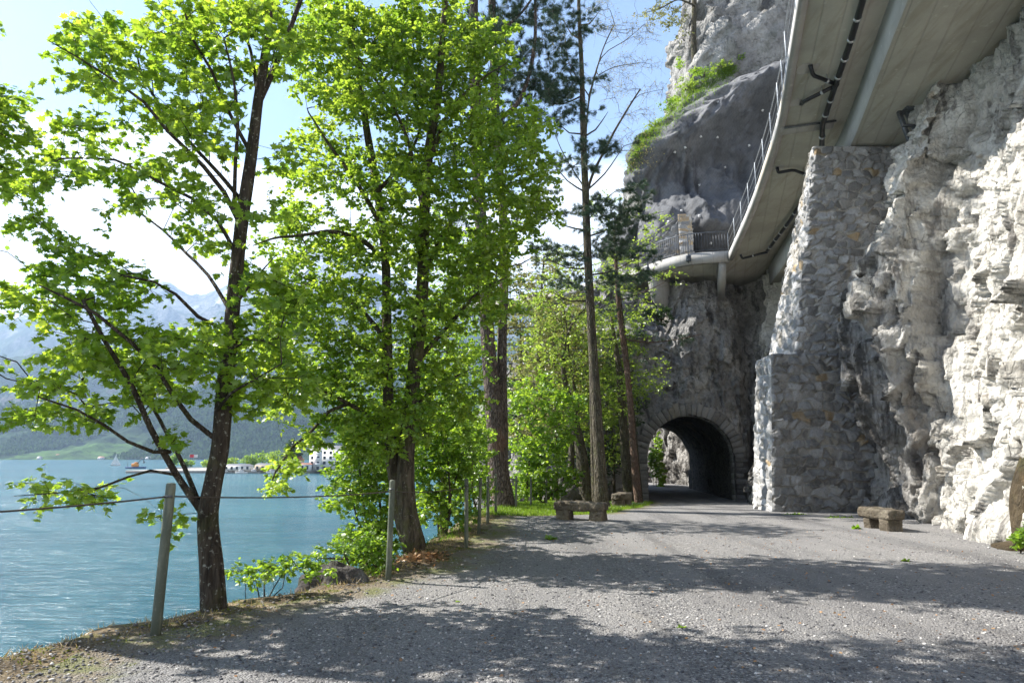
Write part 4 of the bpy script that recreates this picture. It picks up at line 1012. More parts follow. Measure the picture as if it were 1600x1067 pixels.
# ------------------------------------------------------------------ the big maple by the first post
Ym = 7.75
mb_ = [(px([(337, 985), (335, 955), (330, 880), (325, 800), (342, 710), (352, 600), (362, 500), (376, 360), (392, 250), (403, 160), (418, 60), (422, -20), (430, -160)], Ym), [.15, .125, .098, .088, .082, .077, .072, .064, .056, .05, .04, .03, .02], 0),
  (px([(403, 165), (432, 100), (470, 0), (500, -90)], Ym, (0, .3)), 0.036, 0.023), (px([(366, 330), (368, 250), (372, 200), (366, 130), (350, 60)], Ym, (0, -.4)), 0.025, 0.011),
  (px([(316, 800), (275, 740), (235, 668), (205, 600), (168, 540), (130, 470)], Ym, (0, -.9)), 0.040, 0.018),
  (px([(322, 815), (288, 730), (262, 680), (235, 630), (205, 590)], Ym, (0, .4)), 0.032, 0.013),
  (px([(265, 706), (240, 706), (200, 690), (160, 662), (120, 640), (60, 620)], Ym, (-.3, -1.2)), 0.022, 0.009),
  (px([(332, 682), (298, 655), (272, 620), (245, 575), (205, 535), (150, 490), (60, 445)], Ym, (0, -1.3)), 0.029, 0.011),
  (px([(350, 515), (310, 495), (275, 460), (240, 440), (190, 430)], Ym, (0, -.7)), 0.025, 0.009),
  (px([(362, 490), (325, 430), (290, 395), (255, 360), (200, 320)], Ym, (0, .9)), 0.025, 0.009),
  (px([(370, 400), (340, 345), (300, 310), (250, 285), (180, 250), (95, 248)], Ym, (0, -.6)), 0.025, 0.009),
  (px([(375, 350), (350, 300), (318, 260), (262, 205), (225, 160), (130, 95), (76, 64)], Ym, (0, -.9)), 0.029, 0.007),
  (px([(382, 320), (345, 275), (290, 215), (240, 150), (215, 90), (236, 50)], Ym, (0, .8)), 0.027, 0.009),
  (px([(392, 240), (360, 180), (330, 110), (300, 60), (285, 0)], Ym, (0, -.3)), 0.025, 0.011),
  (px([(403, 150), (385, 60), (340, 20), (280, -40)], Ym, (0, .5)), 0.022, 0.011),
  (px([(340, 640), (360, 615), (400, 592), (440, 568)], Ym, (-.1, -1.0)), 0.018, 0.007),
  (px([(275, 742), (235, 735), (200, 745), (155, 762), (90, 770), (20, 775)], Ym, (-.2, -1.1)), 0.016, 0.005),
  (px([(366, 480), (395, 440), (430, 400)], Ym, (0, .6)), 0.018, 0.007), (px([(345, 560), (390, 530), (430, 540)], Ym, (0, -.7)), 0.014, 0.007)]
me_ = [(160, 65, 50, 40), (115, 60, 25, 30), (240, 50, 75, 40), (330, 35, 80, 40), (405, 30, 45, 35), (190, 125, 90, 32), (310, 110, 80, 40), (405, 110, 35, 30), (270, 185, 90, 30), (150, 205, 65, 26), (340, 165, 40, 20), (100, 260, 60, 28), (40, 285, 45, 30), (230, 265, 90, 30), (330, 225, 45, 35),
  (300, 320, 60, 25), (200, 318, 45, 20), (50, 355, 55, 18), (110, 410, 80, 32), (50, 465, 60, 28), (180, 445, 60, 40), (320, 375, 50, 26), (400, 440, 50, 30), (140, 500, 85, 38), (120, 560, 80, 28), (220, 555, 90, 45), (300, 520, 45, 26), (250, 615, 60, 22), (80, 600, 65, 22), (55, 650, 55, 16), (150, 640, 85, 20), (245, 590, 75, 28), (325, 560, 55, 38), (400, 575, 60, 40), (360, 630, 50, 22),
  (70, 765, 45, 14), (140, 765, 42, 18), (276, 690, 18, 16), (268, 812, 24, 18), (-60, 420, 60, 60), (-60, 560, 60, 60), (440, 520, 50, 40), (450, 600, 45, 35), (440, 70, 35, 45), (430, 470, 45, 30), (410, 330, 25, 20), (440, 250, 20, 30), (380, 520, 40, 25)]
ma = cloud(me_, Ym, 1.3, .0033, 4)
mtop = balls([(-3.9, 7.9, 7.8, 1.7, 1.3, .9, 50)], 9)
tree('maple_tree', 'dark trunked maple in fresh leaf beside the first fence post, leaning over the lake', 'tree', mb_, np.concatenate([ma, mtop]), M_bark_maple, M_leaf_maple, 'maple', .080, 4, 7, .25, seed=21, step=.22, tip=.0032, wob=.07)
# neighbour just outside the left edge, its twigs reach into the frame
nb = [([(-7.6, 7.4, -1.6), (-7.5, 7.4, 1), (-7.3, 7.5, 3.5), (-7.0, 7.5, 6), (-6.8, 7.4, 9), (-6.7, 7.4, 11)], [.2, .17, .14, .1, .06, .02], 0),
      ([(-7.4, 7.5, 3.2), (-6.6, 7.2, 4.0), (-6.0, 7.1, 4.6)], .05, .015), ([(-7.2, 7.5, 4.6), (-6.3, 7.3, 5.5), (-5.7, 7.2, 6.0)], .05, .015), ([(-7.0, 7.5, 6.2), (-6.4, 7.2, 7.0), (-6.0, 7.0, 7.8)], .04, .02)]
na = np.concatenate([cloud([(15, 160, 34, 34), (20, 225, 36, 45), (-50, 200, 60, 80), (5, 280, 25, 30)], 8.2, .9, .004, 8), balls([(-6.8, 7.2, 7.5, 1.5, 1.3, 1.6, 70), (-7.6, 6.4, 5.5, 1.0, 1.2, 1.6, 40)], 17)])
tree('maple_tree', 'maple beyond the left edge, only its leafy twigs hanging into view', 'tree', nb, na, M_bark_maple, M_leaf_lime, 'maple', .085, 4, 5, .26, seed=23, step=.25)

# ------------------------------------------------------------------ the double-stemmed lime tree
Yl = 12.0
lb_ = [(px([(655, 885), (645, 855), (628, 800), (617, 740), (610, 690), (606, 600), (604, 500), (602, 400), (590, 300), (574, 210), (560, 110), (548, 10), (540, -120)], Yl), [.19, .14, .10, .088, .08, .08, .075, .07, .06, .05, .04, .03, .02], 0),
  (px([(648, 850), (637, 800), (634, 740), (637, 680), (643, 620), (652, 540), (660, 450), (663, 340), (668, 250), (684, 150), (692, 50), (700, -60), (705, -180)], Yl - .1), [.17, .15, .13, .115, .105, .098, .088, .078, .068, .055, .045, .03, .02], 0),
  (px([(612, 692), (575, 650), (540, 628), (505, 610), (470, 580)], Yl, (0, -.8)), .06, .015), (px([(545, 630), (515, 642), (485, 675), (455, 700), (430, 738), (420, 765)], Yl, (-.3, -1.0)), .035, .01),
  (px([(605, 408), (560, 372), (520, 362), (470, 368), (430, 372), (395, 384)], Yl, (0, -1.4)), .05, .012), (px([(600, 360), (560, 290), (510, 220), (480, 170)], Yl, (0, -.9)), .05, .012),
  (px([(662, 330), (640, 230), (610, 160), (560, 90)], Yl, (0, -1.0)), .05, .012), (px([(668, 260), (705, 170), (765, 115), (790, 100)], Yl, (0, -.8)), .045, .01),
  (px([(655, 560), (700, 510), (750, 455), (800, 430)], Yl, (0, -.5)), .05, .012), (px([(660, 430), (710, 340), (770, 290), (820, 270)], Yl, (0, .6)), .05, .012),
  (px([(609, 540), (560, 480), (500, 450), (460, 440)], Yl, (0, .8)), .045, .012), (px([(641, 640), (690, 600), (740, 575)], Yl, (0, .6)), .04, .012), (px([(590, 300), (640, 240), (660, 180), (650, 90)], Yl, (0, .9)), .04, .012)]
le = [(500, 40, 50, 50), (560, 60, 90, 70), (670, 50, 100, 70), (760, 80, 55, 55), (520, 150, 75, 60), (630, 150, 100, 70), (740, 190, 75, 60), (800, 230, 50, 50), (500, 250, 60, 60), (590, 270, 100, 65), (700, 280, 100, 65), (800, 300, 60, 40), (470, 330, 45, 30), (520, 400, 75, 55), (620, 380, 90, 60), (720, 380, 80, 55), (800, 370, 45, 40),
  (470, 480, 60, 50), (560, 490, 90, 60), (670, 490, 75, 60), (750, 430, 60, 45), (480, 560, 60, 40), (580, 580, 90, 45), (690, 570, 50, 40), (520, 620, 50, 30), (620, 650, 50, 40), (450, 720, 25, 25), (425, 745, 18, 22), (480, 680, 25, 22), (440, 640, 35, 25), (450, 410, 35, 30), (720, 620, 40, 30), (410, 385, 22, 14), (830, 190, 35, 30), (840, 260, 35, 30), (845, 330, 28, 25), (770, 480, 45, 30), (470, 90, 30, 30), (540, 660, 55, 30), (660, 640, 50, 45), (590, 700, 45, 30), (500, 600, 50, 30), (430, 560, 40, 30), (450, 340, 35, 30), (455, 470, 40, 30)]
la = cloud(le, Yl - .1, 1.6, .0053, 14)
ltop = balls([(-2.0, 12, 9.8, 1.9, 1.7, 1.0, 110)], 19)
tree('lime_tree', 'large lime tree with two mossy stems rising from one base behind the second fence post', 'tree', lb_, np.concatenate([la, ltop]), M_bark_lime, M_leaf_lime, 'oval', .068, 5, 12, .27, seed=31, step=.25, tip=.003, wob=.08)

# ------------------------------------------------------------------ big pine, double stem
Yp = 22.8
pb = [(px([(790, 806), (786, 785), (779, 735), (776, 690), (768, 600), (762, 520), (757, 430), (750, 330), (745, 220), (742, 120), (740, 20), (738, -120), (736, -260)], Yp), [.38, .31, .25, .22, .21, .21, .20, .19, .17, .15, .12, .10, .05], 0),
  (px([(784, 740), (785, 680), (784, 600), (785, 520), (788, 430), (786, 340), (776, 220), (772, 100), (768, -20), (765, -140), (765, -260)], Yp + .2), [.19, .18, .155, .15, .15, .15, .14, .13, .10, .08, .04], 0),
  (px([(776, 190), (810, 160), (828, 110), (836, 60), (836, -20)], Yp, (0, -.7)), .09, .04), (px([(772, 60), (815, 20), (850, -30)], Yp, (0, .5)), .06, .02),
  (px([(745, 200), (700, 150), (660, 130)], Yp, (0, .6)), .06, .02), (px([(783, 420), (815, 412), (840, 398)], Yp, (0, -.3)), .04, .012), (px([(783, 515), (800, 512), (838, 511)], Yp, (0, -.4)), .025, .012), (px([(762, 560), (735, 572), (715, 573)], Yp, (0, -.3)), .02, .01), (px([(757, 470), (725, 465), (700, 468)], Yp, (0, .2)), .02, .01),
  (px([(780, 600), (798, 580), (800, 565)], Yp, (0, -.2)), .03, .01)]
pe = [(800, 45, 60, 40), (860, 25, 45, 30), (850, 80, 45, 22), (800, 120, 50, 30), (850, 130, 60, 22), (870, 100, 30, 16), (720, 60, 50, 40), (690, 130, 40, 25), (800, 190, 60, 28), (740, 250, 40, 22), (710, 330, 35, 14), (800, 320, 25, 12), (770, -40, 90, 40), (770, -140, 80, 60), (660, 200, 30, 14), (700, 360, 40, 10)]
pa = cloud(pe, Yp, 1.8, .0046, 24)
tree('pine_tree', 'massive old pine with two reddish plated stems fused at the base, behind the lime tree', 'tree', pb, np.concatenate([pa]), M_bark_pine, M_needle, 'tuft', .21, 4, 4, .55, seed=41, step=.4, tip=.006, wob=.07, flat=.4, droop=.0, crown='needles')

# slender pine beside the bench
Ys = 23.6
sb = [(px([(945, 800), (940, 785), (937, 720), (932, 640), (927, 560), (922, 470), (918, 390), (914, 280), (911, 200), (909, 110), (905, 30), (903, -60), (900, -160)], Ys), [.25, .19, .165, .15, .14, .13, .12, .105, .09, .075, .055, .04, .02], 0)]
for (a, b) in [((908, 130), (880, 95)), ((909, 150), (850, 160)), ((911, 210), (868, 190)), ((911, 215), (950, 175)), ((914, 300), (860, 250)), ((914, 300), (975, 228)), ((916, 360), (850, 330)), ((917, 370), (985, 330)), ((919, 420), (850, 400)), ((919, 430), (1000, 400)), ((922, 470), (860, 455)), ((906, 40), (935, 20)), ((905, 60), (880, 30))]:
    mx, my = (a[0] + b[0]) / 2, (a[1] + b[1]) / 2 + 8; sb.append((px([a, (mx, my), b], Ys, (0, random.uniform(-1, 1))), .035, .012))
se = [(905, 20, 22, 16), (925, 40, 18, 12), (885, 60, 30, 16), (905, 130, 40, 14), (870, 150, 45, 18), (835, 150, 50, 22), (905, 175, 35, 14), (860, 185, 40, 14), (930, 235, 45, 14), (885, 260, 45, 14), (960, 225, 28, 12), (900, 330, 60, 14), (850, 340, 40, 12), (960, 330, 50, 22), (990, 345, 35, 18), (880, 400, 60, 18), (970, 390, 55, 20), (940, 360, 40, 16), (900, 440, 60, 14), (975, 430, 50, 14), (990, 300, 25, 20), (1010, 400, 25, 10), (860, 300, 25, 10)]
sa = cloud(se, Ys, 1.4, .006, 34)
tree('pine_tree', 'tall slender pine with one straight dark trunk, between the two lawn benches', 'tree', sb, sa, M_bark_grey, M_needle, 'tuft', .18, 4, 4, .45, seed=43, step=.35, tip=.005, wob=.05, flat=.35, droop=0., crown='needles')

# pair of thin stems left of the portal
r1 = [(px([(999, 790), (995, 760), (988, 680), (982, 600), (973, 530), (966, 470), (962, 400), (960, 330)], 28.5), [.17, .14, .12, .11, .10, .085, .06, .03], 0), (px([(972, 528), (1010, 535), (1060, 530), (1096, 522)], 28.5, (0, -1)), .035, .012), (px([(966, 470), (1010, 455), (1040, 440)], 28.5, (0, -1)), .03, .01)]
ra = cloud([(1040, 530, 40, 7), (1080, 526, 20, 6), (990, 520, 25, 10), (970, 440, 45, 18), (1000, 460, 35, 12), (950, 480, 30, 12), (975, 390, 40, 16), (1000, 560, 25, 8)], 28.2, .8, .005, 44)
tree('pine_tree', 'thin reddish pine with curved trunk before the left side of the tunnel arch', 'tree', r1, ra, M_bark_red, M_needle, 'tuft', .15, 3, 3, .32, seed=45, step=.35, tip=.005, crown='needles', droop=0.)
r2 = [(px([(984, 788), (979, 740), (975, 680), (971, 620), (965, 560), (955, 500)], 31), [.24, .21, .19, .17, .13, .06], 0)]
tree('tree', 'grey thin trunk directly behind the reddish pine beside the tunnel arch', 'tree', r2, cloud([(950, 500, 40, 35), (970, 560, 30, 25)], 31, .9, .006, 3), M_bark_grey, M_leaf_spring, 'small', .09, 4, 4, .35, seed=46, step=.4)
r3 = [(px([(925, 785), (915, 762), (907, 700), (898, 660), (884, 600), (880, 560), (892, 510), (915, 480)], 30.5), [.30, .27, .23, .19, .12, .09, .06, .02], 0), (px([(903, 640), (890, 560), (880, 480), (850, 430)], 30.5, (0, .5)), .06, .01)]
tree('tree', 'leaning grey trunk behind the slender pine, with thin yellow green spring leaves above', 'tree', r3, cloud([(860, 480, 60, 50), (900, 560, 60, 50), (950, 620, 45, 50), (880, 420, 50, 35), (840, 560, 50, 45), (1000, 600, 40, 20)], 30, 1.6, .0065, 5), M_bark_grey, M_leaf_spring, 'small', .13, 4, 6, .4, seed=47, step=.4)

# sparse budding tree with bare limbs against the sky
Yb = 25.5
bb = [(px([(936, 800), (930, 780), (925, 600), (920, 400), (918, 300), (950, 225), (975, 180), (1000, 140)], Yb), [.12, .11, .10, .08, .07, .055, .045, .03], 0),
  (px([(919, 310), (915, 230), (920, 160), (935, 100), (945, 70), (960, 38)], Yb, (0, .5)), .05, .02), (px([(920, 150), (940, 90), (975, 65), (1000, 45)], Yb, (0, -.6)), .03, .008), (px([(935, 118), (960, 105), (1005, 98)], Yb, (0, -.5)), .02, .006),
  (px([(985, 160), (1000, 148), (1035, 140)], Yb, (0, -.3)), .015, .005), (px([(920, 150), (890, 100), (880, 40)], Yb, (0, .8)), .025, .008), (px([(917, 300), (880, 240), (860, 190)], Yb, (0, .7)), .03, .01), (px([(918, 345), (960, 300), (1010, 290)], Yb, (0, -1)), .025, .008), (px([(945, 240), (985, 235), (1015, 245)], Yb, (0, -.6)), .015, .006)]
be = [(950, 40, 40, 20), (1000, 50, 40, 22), (990, 100, 50, 18), (1020, 140, 30, 14), (960, 130, 40, 30), (1000, 180, 35, 16), (985, 215, 45, 20), (1000, 250, 30, 16), (880, 60, 30, 30), (930, 10, 40, 20)]
tree('budding_tree', 'nearly leafless tree with bare limbs and tiny buds behind the slender pine', 'tree', bb, cloud(be, Yb, 1.1, .014, 55), M_bark_grey, M_bud, 'small', .05, 4, 2, .5, seed=51, step=.3, tip=.004, flat=.9, sway=.12)
# light green small-leaved tree by the curved railing
yb = [(px([(1003, 800), (985, 600), (965, 430), (955, 330)], 29.8), [.10, .07, .05, .02], 0), (px([(968, 440), (1010, 425), (1050, 445)], 29.8, (0, -.8)), .03, .008), (px([(960, 360), (1000, 340), (1040, 330)], 29.8, (0, -.5)), .03, .008)]
ye = [(960, 420, 50, 40), (1010, 350, 35, 25), (1030, 430, 40, 22), (1000, 390, 35, 30), (1000, 480, 45, 25), (1020, 570, 35, 14), (950, 520, 50, 40), (940, 330, 40, 30), (1040, 330, 25, 10), (980, 600, 30, 20)]
tree('birch_tree', 'thin birch with loose small yellow green leaves reaching toward the curved road railing', 'tree', yb, cloud(ye, 29.5, 1.2, .005, 57), M_bark_grey, M_leaf_spring, 'small', .12, 4, 5, .4, seed=53, step=.35)

# woodland beyond, on the slope between pine and cliff
def simple_tree(label, trunkpx, Y, els, lm, dens=.004, dY=2., kind='small', ls=.16, seed=1, nt=4, nl=5, tl=.45, r0=.18, name='tree', group='young trees on the slope beyond the lawn', bark=None):
    t = [(px(trunkpx, Y), r0, r0 * .2)]
    return tree(name, label, 'tree' if 'shrub' not in name else 'shrub', t, cloud(els, Y, dY, dens, seed), bark or M_bark_grey, lm, kind, ls, nt, nl, tl, group=group, seed=seed, step=.5, tip=.005)
simple_tree('olive brown budding tree, tallest of the slope between the big pine and the slender pine', [(835, 800), (838, 650), (845, 480), (850, 400)], 36, [(850, 430, 60, 45), (830, 520, 55, 60), (880, 500, 60, 50), (860, 600, 60, 50), (900, 580, 50, 50), (850, 670, 55, 35)], M_leaf_olive, .011, 2.4, ls=.16, seed=61, nl=8)
simple_tree('yellow green young tree right behind the slender pine', [(890, 790), (895, 650), (900, 520)], 33, [(890, 520, 55, 45), (930, 600, 50, 50), (880, 640, 50, 45), (950, 680, 35, 40)], M_leaf_spring, .010, 1.8, ls=.15, seed=62, nl=7)
simple_tree('fresh green tree left of the big pine, above the lake slope', [(690, 850), (695, 700), (700, 520), (700, 380)], 18.5, [(700, 370, 50, 50), (690, 470, 60, 50), (720, 560, 50, 50), (690, 640, 50, 40), (650, 540, 40, 50), (730, 420, 40, 40)], M_leaf_shrub, .0055, 1.7, 'oval', .10, seed=63, nl=7, r0=.09)
simple_tree('dark evergreen seen through the gap right of the big pine', [(815, 800), (815, 600), (812, 480)], 42, [(812, 560, 22, 60), (810, 460, 16, 40), (815, 650, 28, 50)], M_leaf_ever, .007, 1.6, 'small', .22, seed=64, nl=6)
simple_tree('bright green shrubby tree rising right of the big pine trunk', [(820, 800), (825, 740), (830, 680)], 28, [(825, 690, 38, 40), (850, 730, 40, 40), (815, 750, 28, 30), (870, 690, 30, 30), (880, 640, 40, 35), (830, 620, 40, 40)], M_leaf_shrub, .0125, 1.4, 'oval', .13, seed=65, nl=7, r0=.08)
simple_tree('pale green feathery shrub left of the big pine trunk', [(735, 800), (730, 740), (728, 680)], 25.5, [(730, 660, 40, 45), (720, 730, 45, 45), (750, 700, 25, 40), (700, 660, 35, 40)], M_leaf_shrub, .0095, 1.3, 'small', .15, seed=66, nl=8, r0=.06)
def shrub(label, basepx, Y, els, dens, dY, ls, seed, lm=None, kind='oval', nt=4, nl=9, tl=.24, r0=.035, group='shrubs on the lake bank'):
    b = at(*basepx, Y); ts_ = []
    for i in range(5):
        e = els[i % len(els)]; tp = at(e[0] + random.uniform(-.3, .3) * e[2], e[1], Y + random.uniform(-.5, .5) * dY); m_ = (b * .55 + tp * .45) + rng.normal(size=3) * .12
        ts_.append(([b + rng.normal(size=3) * (.06, .06, 0), m_, tp], r0, r0 * .3) if i == 0 else ([b + rng.normal(size=3) * (.08, .08, 0), m_, tp], r0 * .8, r0 * .25))
    return tree('shrub', label, 'shrub', ts_, cloud(els, Y, dY, dens, seed), M_stem, lm or M_leaf_shrub, kind, ls, nt, nl, tl, group=group, seed=seed, step=.2, tip=.0028)
shrub('broad bright green shrub left of the lime tree base, overhanging the lake', (590, 880), 13.2, [(590, 700, 60, 60), (550, 750, 40, 45), (600, 790, 50, 60), (560, 690, 40, 35), (580, 850, 45, 35), (530, 780, 30, 20), (620, 660, 40, 40)], .0105, 1.1, .07, 71)
shrub('low bright shrub spreading over the boulder at the bank edge', (585, 905), 10.3, [(570, 850, 45, 35), (530, 865, 35, 14), (595, 880, 25, 22), (550, 890, 30, 10), (500, 872, 28, 8)], .007, .7, .06, 72)
shrub('dense green shrub right of the lime tree stems', (690, 850), 15.5, [(690, 720, 45, 60), (700, 790, 40, 40), (680, 640, 40, 50), (670, 770, 30, 50), (720, 690, 35, 50), (650, 700, 40, 50)], .0110, 1.2, .075, 73)
shrub('leafy shrub behind the third fence post', (745, 812), 19.5, [(735, 740, 30, 35), (715, 770, 30, 30), (755, 770, 15, 25), (745, 690, 30, 40)], .013, 1.0, .08, 74)
shrub('pale leafed shrub hanging below the fence at the lake side', (640, 800), 17, [(610, 640, 45, 50), (620, 720, 40, 50), (640, 680, 40, 60), (560, 640, 40, 30), (580, 560, 45, 40), (670, 580, 35, 40)], .009, 1.2, .08, 75)
shrub('small sapling with layered twigs growing on the bank edge right of the maple trunk', (423, 948), 8.5, [(425, 885, 30, 14), (385, 893, 28, 8), (470, 885, 30, 9), (455, 868, 18, 6), (410, 905, 20, 7), (500, 893, 20, 6)], .011, .35, .05, 76, r0=.012, tl=.12, nl=7, group='bank sapling')
shrub('shrub at the far end of the lawn in front of the dark rock', (850, 785), 27.5, [(845, 755, 25, 22), (870, 770, 15, 12), (820, 760, 20, 18), (890, 745, 20, 18)], .022, .8, .09, 77)
shrub('lush green plant at the foot of the brown rock, right edge', (1592, 858), 12.2, [(1592, 840, 16, 12), (1605, 832, 14, 14)], .04, .35, .07, 78, kind='maple', tl=.1, nl=4, r0=.008, group='plants at the rock foot')
shrub('ivy covered bush seen through the tunnel against the pale rock', (1025, 772), 55.5, [(1026, 710, 13, 35), (1034, 745, 9, 22)], .06, 1.2, .14, 79, group='ivy beyond the tunnel')
shrub('small bush clinging to the rock bulge above the arch left side', (1030, 500), 35.2, [(1035, 492, 16, 14), (1015, 488, 12, 10)], .05, .5, .09, 80, lm=M_leaf_ever, group='cliff bushes')
for i, (x_, y_, rx, ry, Y_) in enumerate([(1100, 108, 26, 16, 48), (1072, 128, 24, 16, 48), (1050, 158, 22, 18, 47.5), (1025, 190, 18, 16, 47), (1162, 88, 14, 9, 49), (1198, 58, 13, 9, 50), (1060, 96, 12, 12, 50), (1128, 98, 16, 9, 48)]):
    dr_ = Vector(ray(x_, y_ + ry * .6)).normalized(); hh = bv.ray_cast(Vector((0, 0, EYE)), dr_)
    if hh[0] is not None: Y_ = hh[0].y + .1
    shrub(['yellow green bush on the cliff ledge, largest and highest of the row', 'bush on the cliff ledge beside the largest one', 'bush in the middle of the grassy cliff ledge', 'low bush at the lower left end of the cliff ledge', 'small bush alone on the rock at the upper right of the ledge', 'small bush on the bare rock nearest the viaduct railing', 'small bush at the foot of the upper cliff', 'bush at the right end of the grassy ledge'][i],
          (x_, y_ + ry * .8, ), Y_, [(x_, y_ + ry * .3, rx * .8, ry * .6)], .035, .6, .14, 90 + i, lm=M_leaf_spring if i % 2 else M_leaf_shrub, kind='small', group='bushes on the cliff ledge', tl=.4)
simple_tree('broad fresh green tree filling the slope behind the big pine and the olive tree', [(760, 800), (765, 650), (770, 500)], 40, [(770, 470, 70, 50), (740, 560, 60, 60), (800, 640, 60, 60), (860, 540, 50, 50), (730, 660, 60, 60)], M_leaf_shrub, .0065, 2.2, 'small', .22, seed=67, nl=7)
simple_tree('olive tree with dense small leaves left of the leaning grey trunk', [(870, 790), (868, 650), (865, 520)], 31.5, [(865, 500, 45, 45), (840, 580, 45, 50), (890, 620, 45, 45), (850, 650, 40, 40), (910, 550, 40, 50)], M_leaf_olive, .008, 1.5, 'small', .13, seed=69, nl=7, r0=.09)
simple_tree('dark leafy tree in the shade between the leaning trunk and the tunnel arch', [(960, 785), (958, 700), (950, 600)], 36, [(960, 700, 40, 50), (930, 720, 35, 45), (980, 640, 30, 40), (900, 700, 35, 40), (950, 590, 45, 40)], M_leaf_ever, .008, 1.0, 'small', .16, seed=81, nl=6, r0=.09)
simple_tree('yellow green tree at the back of the lawn in front of the dark rock', [(940, 780), (945, 700), (950, 640)], 34.5, [(955, 640, 40, 40), (905, 680, 35, 35), (975, 560, 30, 50), (930, 500, 40, 40), (960, 440, 40, 40), (990, 520, 30, 40), (1000, 600, 25, 30)], M_leaf_spring, .0105, 1.2, 'small', .14, seed=68, nl=6, r0=.08)
# grass hanging along the ledge
pts = []
bv2 = BVHTree.FromObject(bpy.data.objects['grassy_ledge_cliff'], dg)
for _ in range(9000):
    t = random.random(); lx_ = np.interp(t, [0, .18, .4, .62, .8, 1], [985, 1000, 1040, 1085, 1130, 1145]); ly = np.interp(t, [0, .18, .4, .62, .8, 1], [262, 222, 175, 140, 112, 105]); sp = 8 + 17 * math.sin(math.pi * min(1, t * 1.05))
    gx_, gy_ = lx_ + random.gauss(0, 5), ly + random.gauss(0, 1) * sp * .5 + 3; dr_ = Vector(ray(gx_, gy_)).normalized(); hh = bv.ray_cast(Vector((0, 0, EYE)), dr_)
    if hh[0] is None: hh = bv2.ray_cast(Vector((0, 0, EYE)), dr_)
    if hh[0] is not None: pts.append(np.array(hh[0]) + rng.normal(size=3) * .03)
pts = np.array(pts); V_, F_, rn = leaves(pts, rng.normal(size=pts.shape) * .5 + (0, -.2, .6), rng.normal(size=pts.shape) + (0, -1, .4), .26 * rng.uniform(.6, 1.3, len(pts)), 'blade')
tag(mesh_obj('ledge_grass', V_, F_, M_grass, attrs={'rnd': ('FLOAT', rn)}), kind='stuff')
# tree on top of the upper cliff
tb = [(px([(1086, 110), (1084, 60), (1085, 0), (1090, -120)], 50.5), [.22, .20, .17, .1], 0), (px([(1085, 10), (1060, 0), (1035, 12), (1010, 20)], 50.3, (0, -1)), .08, .02), (px([(1085, -20), (1050, -50), (1020, -30)], 50.5, (0, 1)), .08, .02)]
tree('clifftop_tree', 'olive leafed tree leaning out from the upper cliff at the top of the view', 'tree', tb, cloud([(1040, 12, 30, 16), (1015, 22, 18, 16), (1060, 30, 20, 12), (1055, -30, 50, 26), (1070, 55, 12, 8), (1010, -20, 24, 16), (1035, 38, 14, 8)], 50, 1.6, .012, 99), M_bark_grey, M_leaf_olive, 'small', .2, 4, 5, .6, seed=99, step=.6, tip=.009)

# ------------------------------------------------------------------ small ground things
tag(lump('boulder', (-2.3, 9.45, -.12), (.48, .34, .36), M_boulder, 12, 70, .2), 'dark jagged boulder on the bank edge below the low shrub', 'rock')
tag(lump('boulder', (-1.75, 10.9, -.05), (.22, .18, .16), M_boulder, 15, 40, .16), 'small rock beside the lime tree roots and dead leaves', 'rock')
for i, (x, y, s_) in enumerate([(2.6, 33.2, 1.1), (4.0, 34.4, .8), (1.5, 35.0, 1.4)]):
    tag(lump('boulder', (x, y, gp(x, y) + s_ * .3), (s_, s_ * .8, s_ * .8), M_boulder, 30 + i, 60, .2), ['broken rock block left of the leaning grey trunk', 'smallest rock block behind the lawn near the two thin stems', 'largest rock block at the back left of the lawn'][i], 'rock', 'rock blocks behind the lawn')
def scatter(name, P, lm, size, kind='blade', spread=.6, up=1.3, rmin=.6, rmax=1.3):
    P = np.asarray(P); V_, F_, rn = leaves(P, rng.normal(size=P.shape) * spread + (0, 0, up), rng.normal(size=P.shape), size * rng.uniform(rmin, rmax, len(P)), kind)
    return tag(mesh_obj(name, V_, F_, lm, attrs={'rnd': ('FLOAT', rn)}), kind='stuff')
def on_ground(n, fx, fy, keep):
    x = fx(n); y = fy(n); k = keep(x, y); x, y = x[k], y[k]; return np.stack([x, y, ground_z(x, y)], 1)
pn = lambda x, y, s_, k: fbm(np.stack([x, y, x * 0], 1) / s_, 3, k)
U = rng.uniform
# dry grass on the verge
P = on_ground(60000, lambda n: U(-5, 1, n), lambda n: U(3.5, 21, n), lambda x, y: (np.abs(x - edge_x(y) + .05 - .15 * pn(x, y, .8, 71)) < .42) & (pn(x, y, .33, 72) > -.05))
scatter('dry_grass', P, M_dry, .07, spread=.9, up=.7)
P = on_ground(60000, lambda n: U(-5, 1.5, n), lambda n: U(3.5, 21, n), lambda x, y: (np.abs(x - edge_x(y) - .45) < .7) & (pn(x, y, .45, 73) > .12))
scatter('moss', P, M_moss, .022, 'small', .9, .6)
P = on_ground(110000, lambda n: U(-1.5, 7.5, n), lambda n: U(19.3, 34, n), lambda x, y: (x > edge_x(y) - .8) & (x < np.interp(y, [19.6, 20.6, 24, 27, 31, 35, 36.8], [.2, 2.7, 4.3, 5.1, 6.1, 6.6, 6.9]) + .3 * pn(x, y, .7, 31)) & (y > 19.5 + .25 * pn(x, y, .6, 9)))
scatter('lawn_grass', P, M_grass, .10, spread=.8, up=1.0)
P2 = on_ground(900, lambda n: U(2.8, 6.5, n), lambda n: U(22.5, 32, n), lambda x, y: (x < np.interp(y, [21.6, 22.2, 24, 27, 31], [.3, 3.2, 4.2, 5.0, 6.0])) & (pn(x, y, 1.2, 77) > -.1)) + (0, 0, .075)
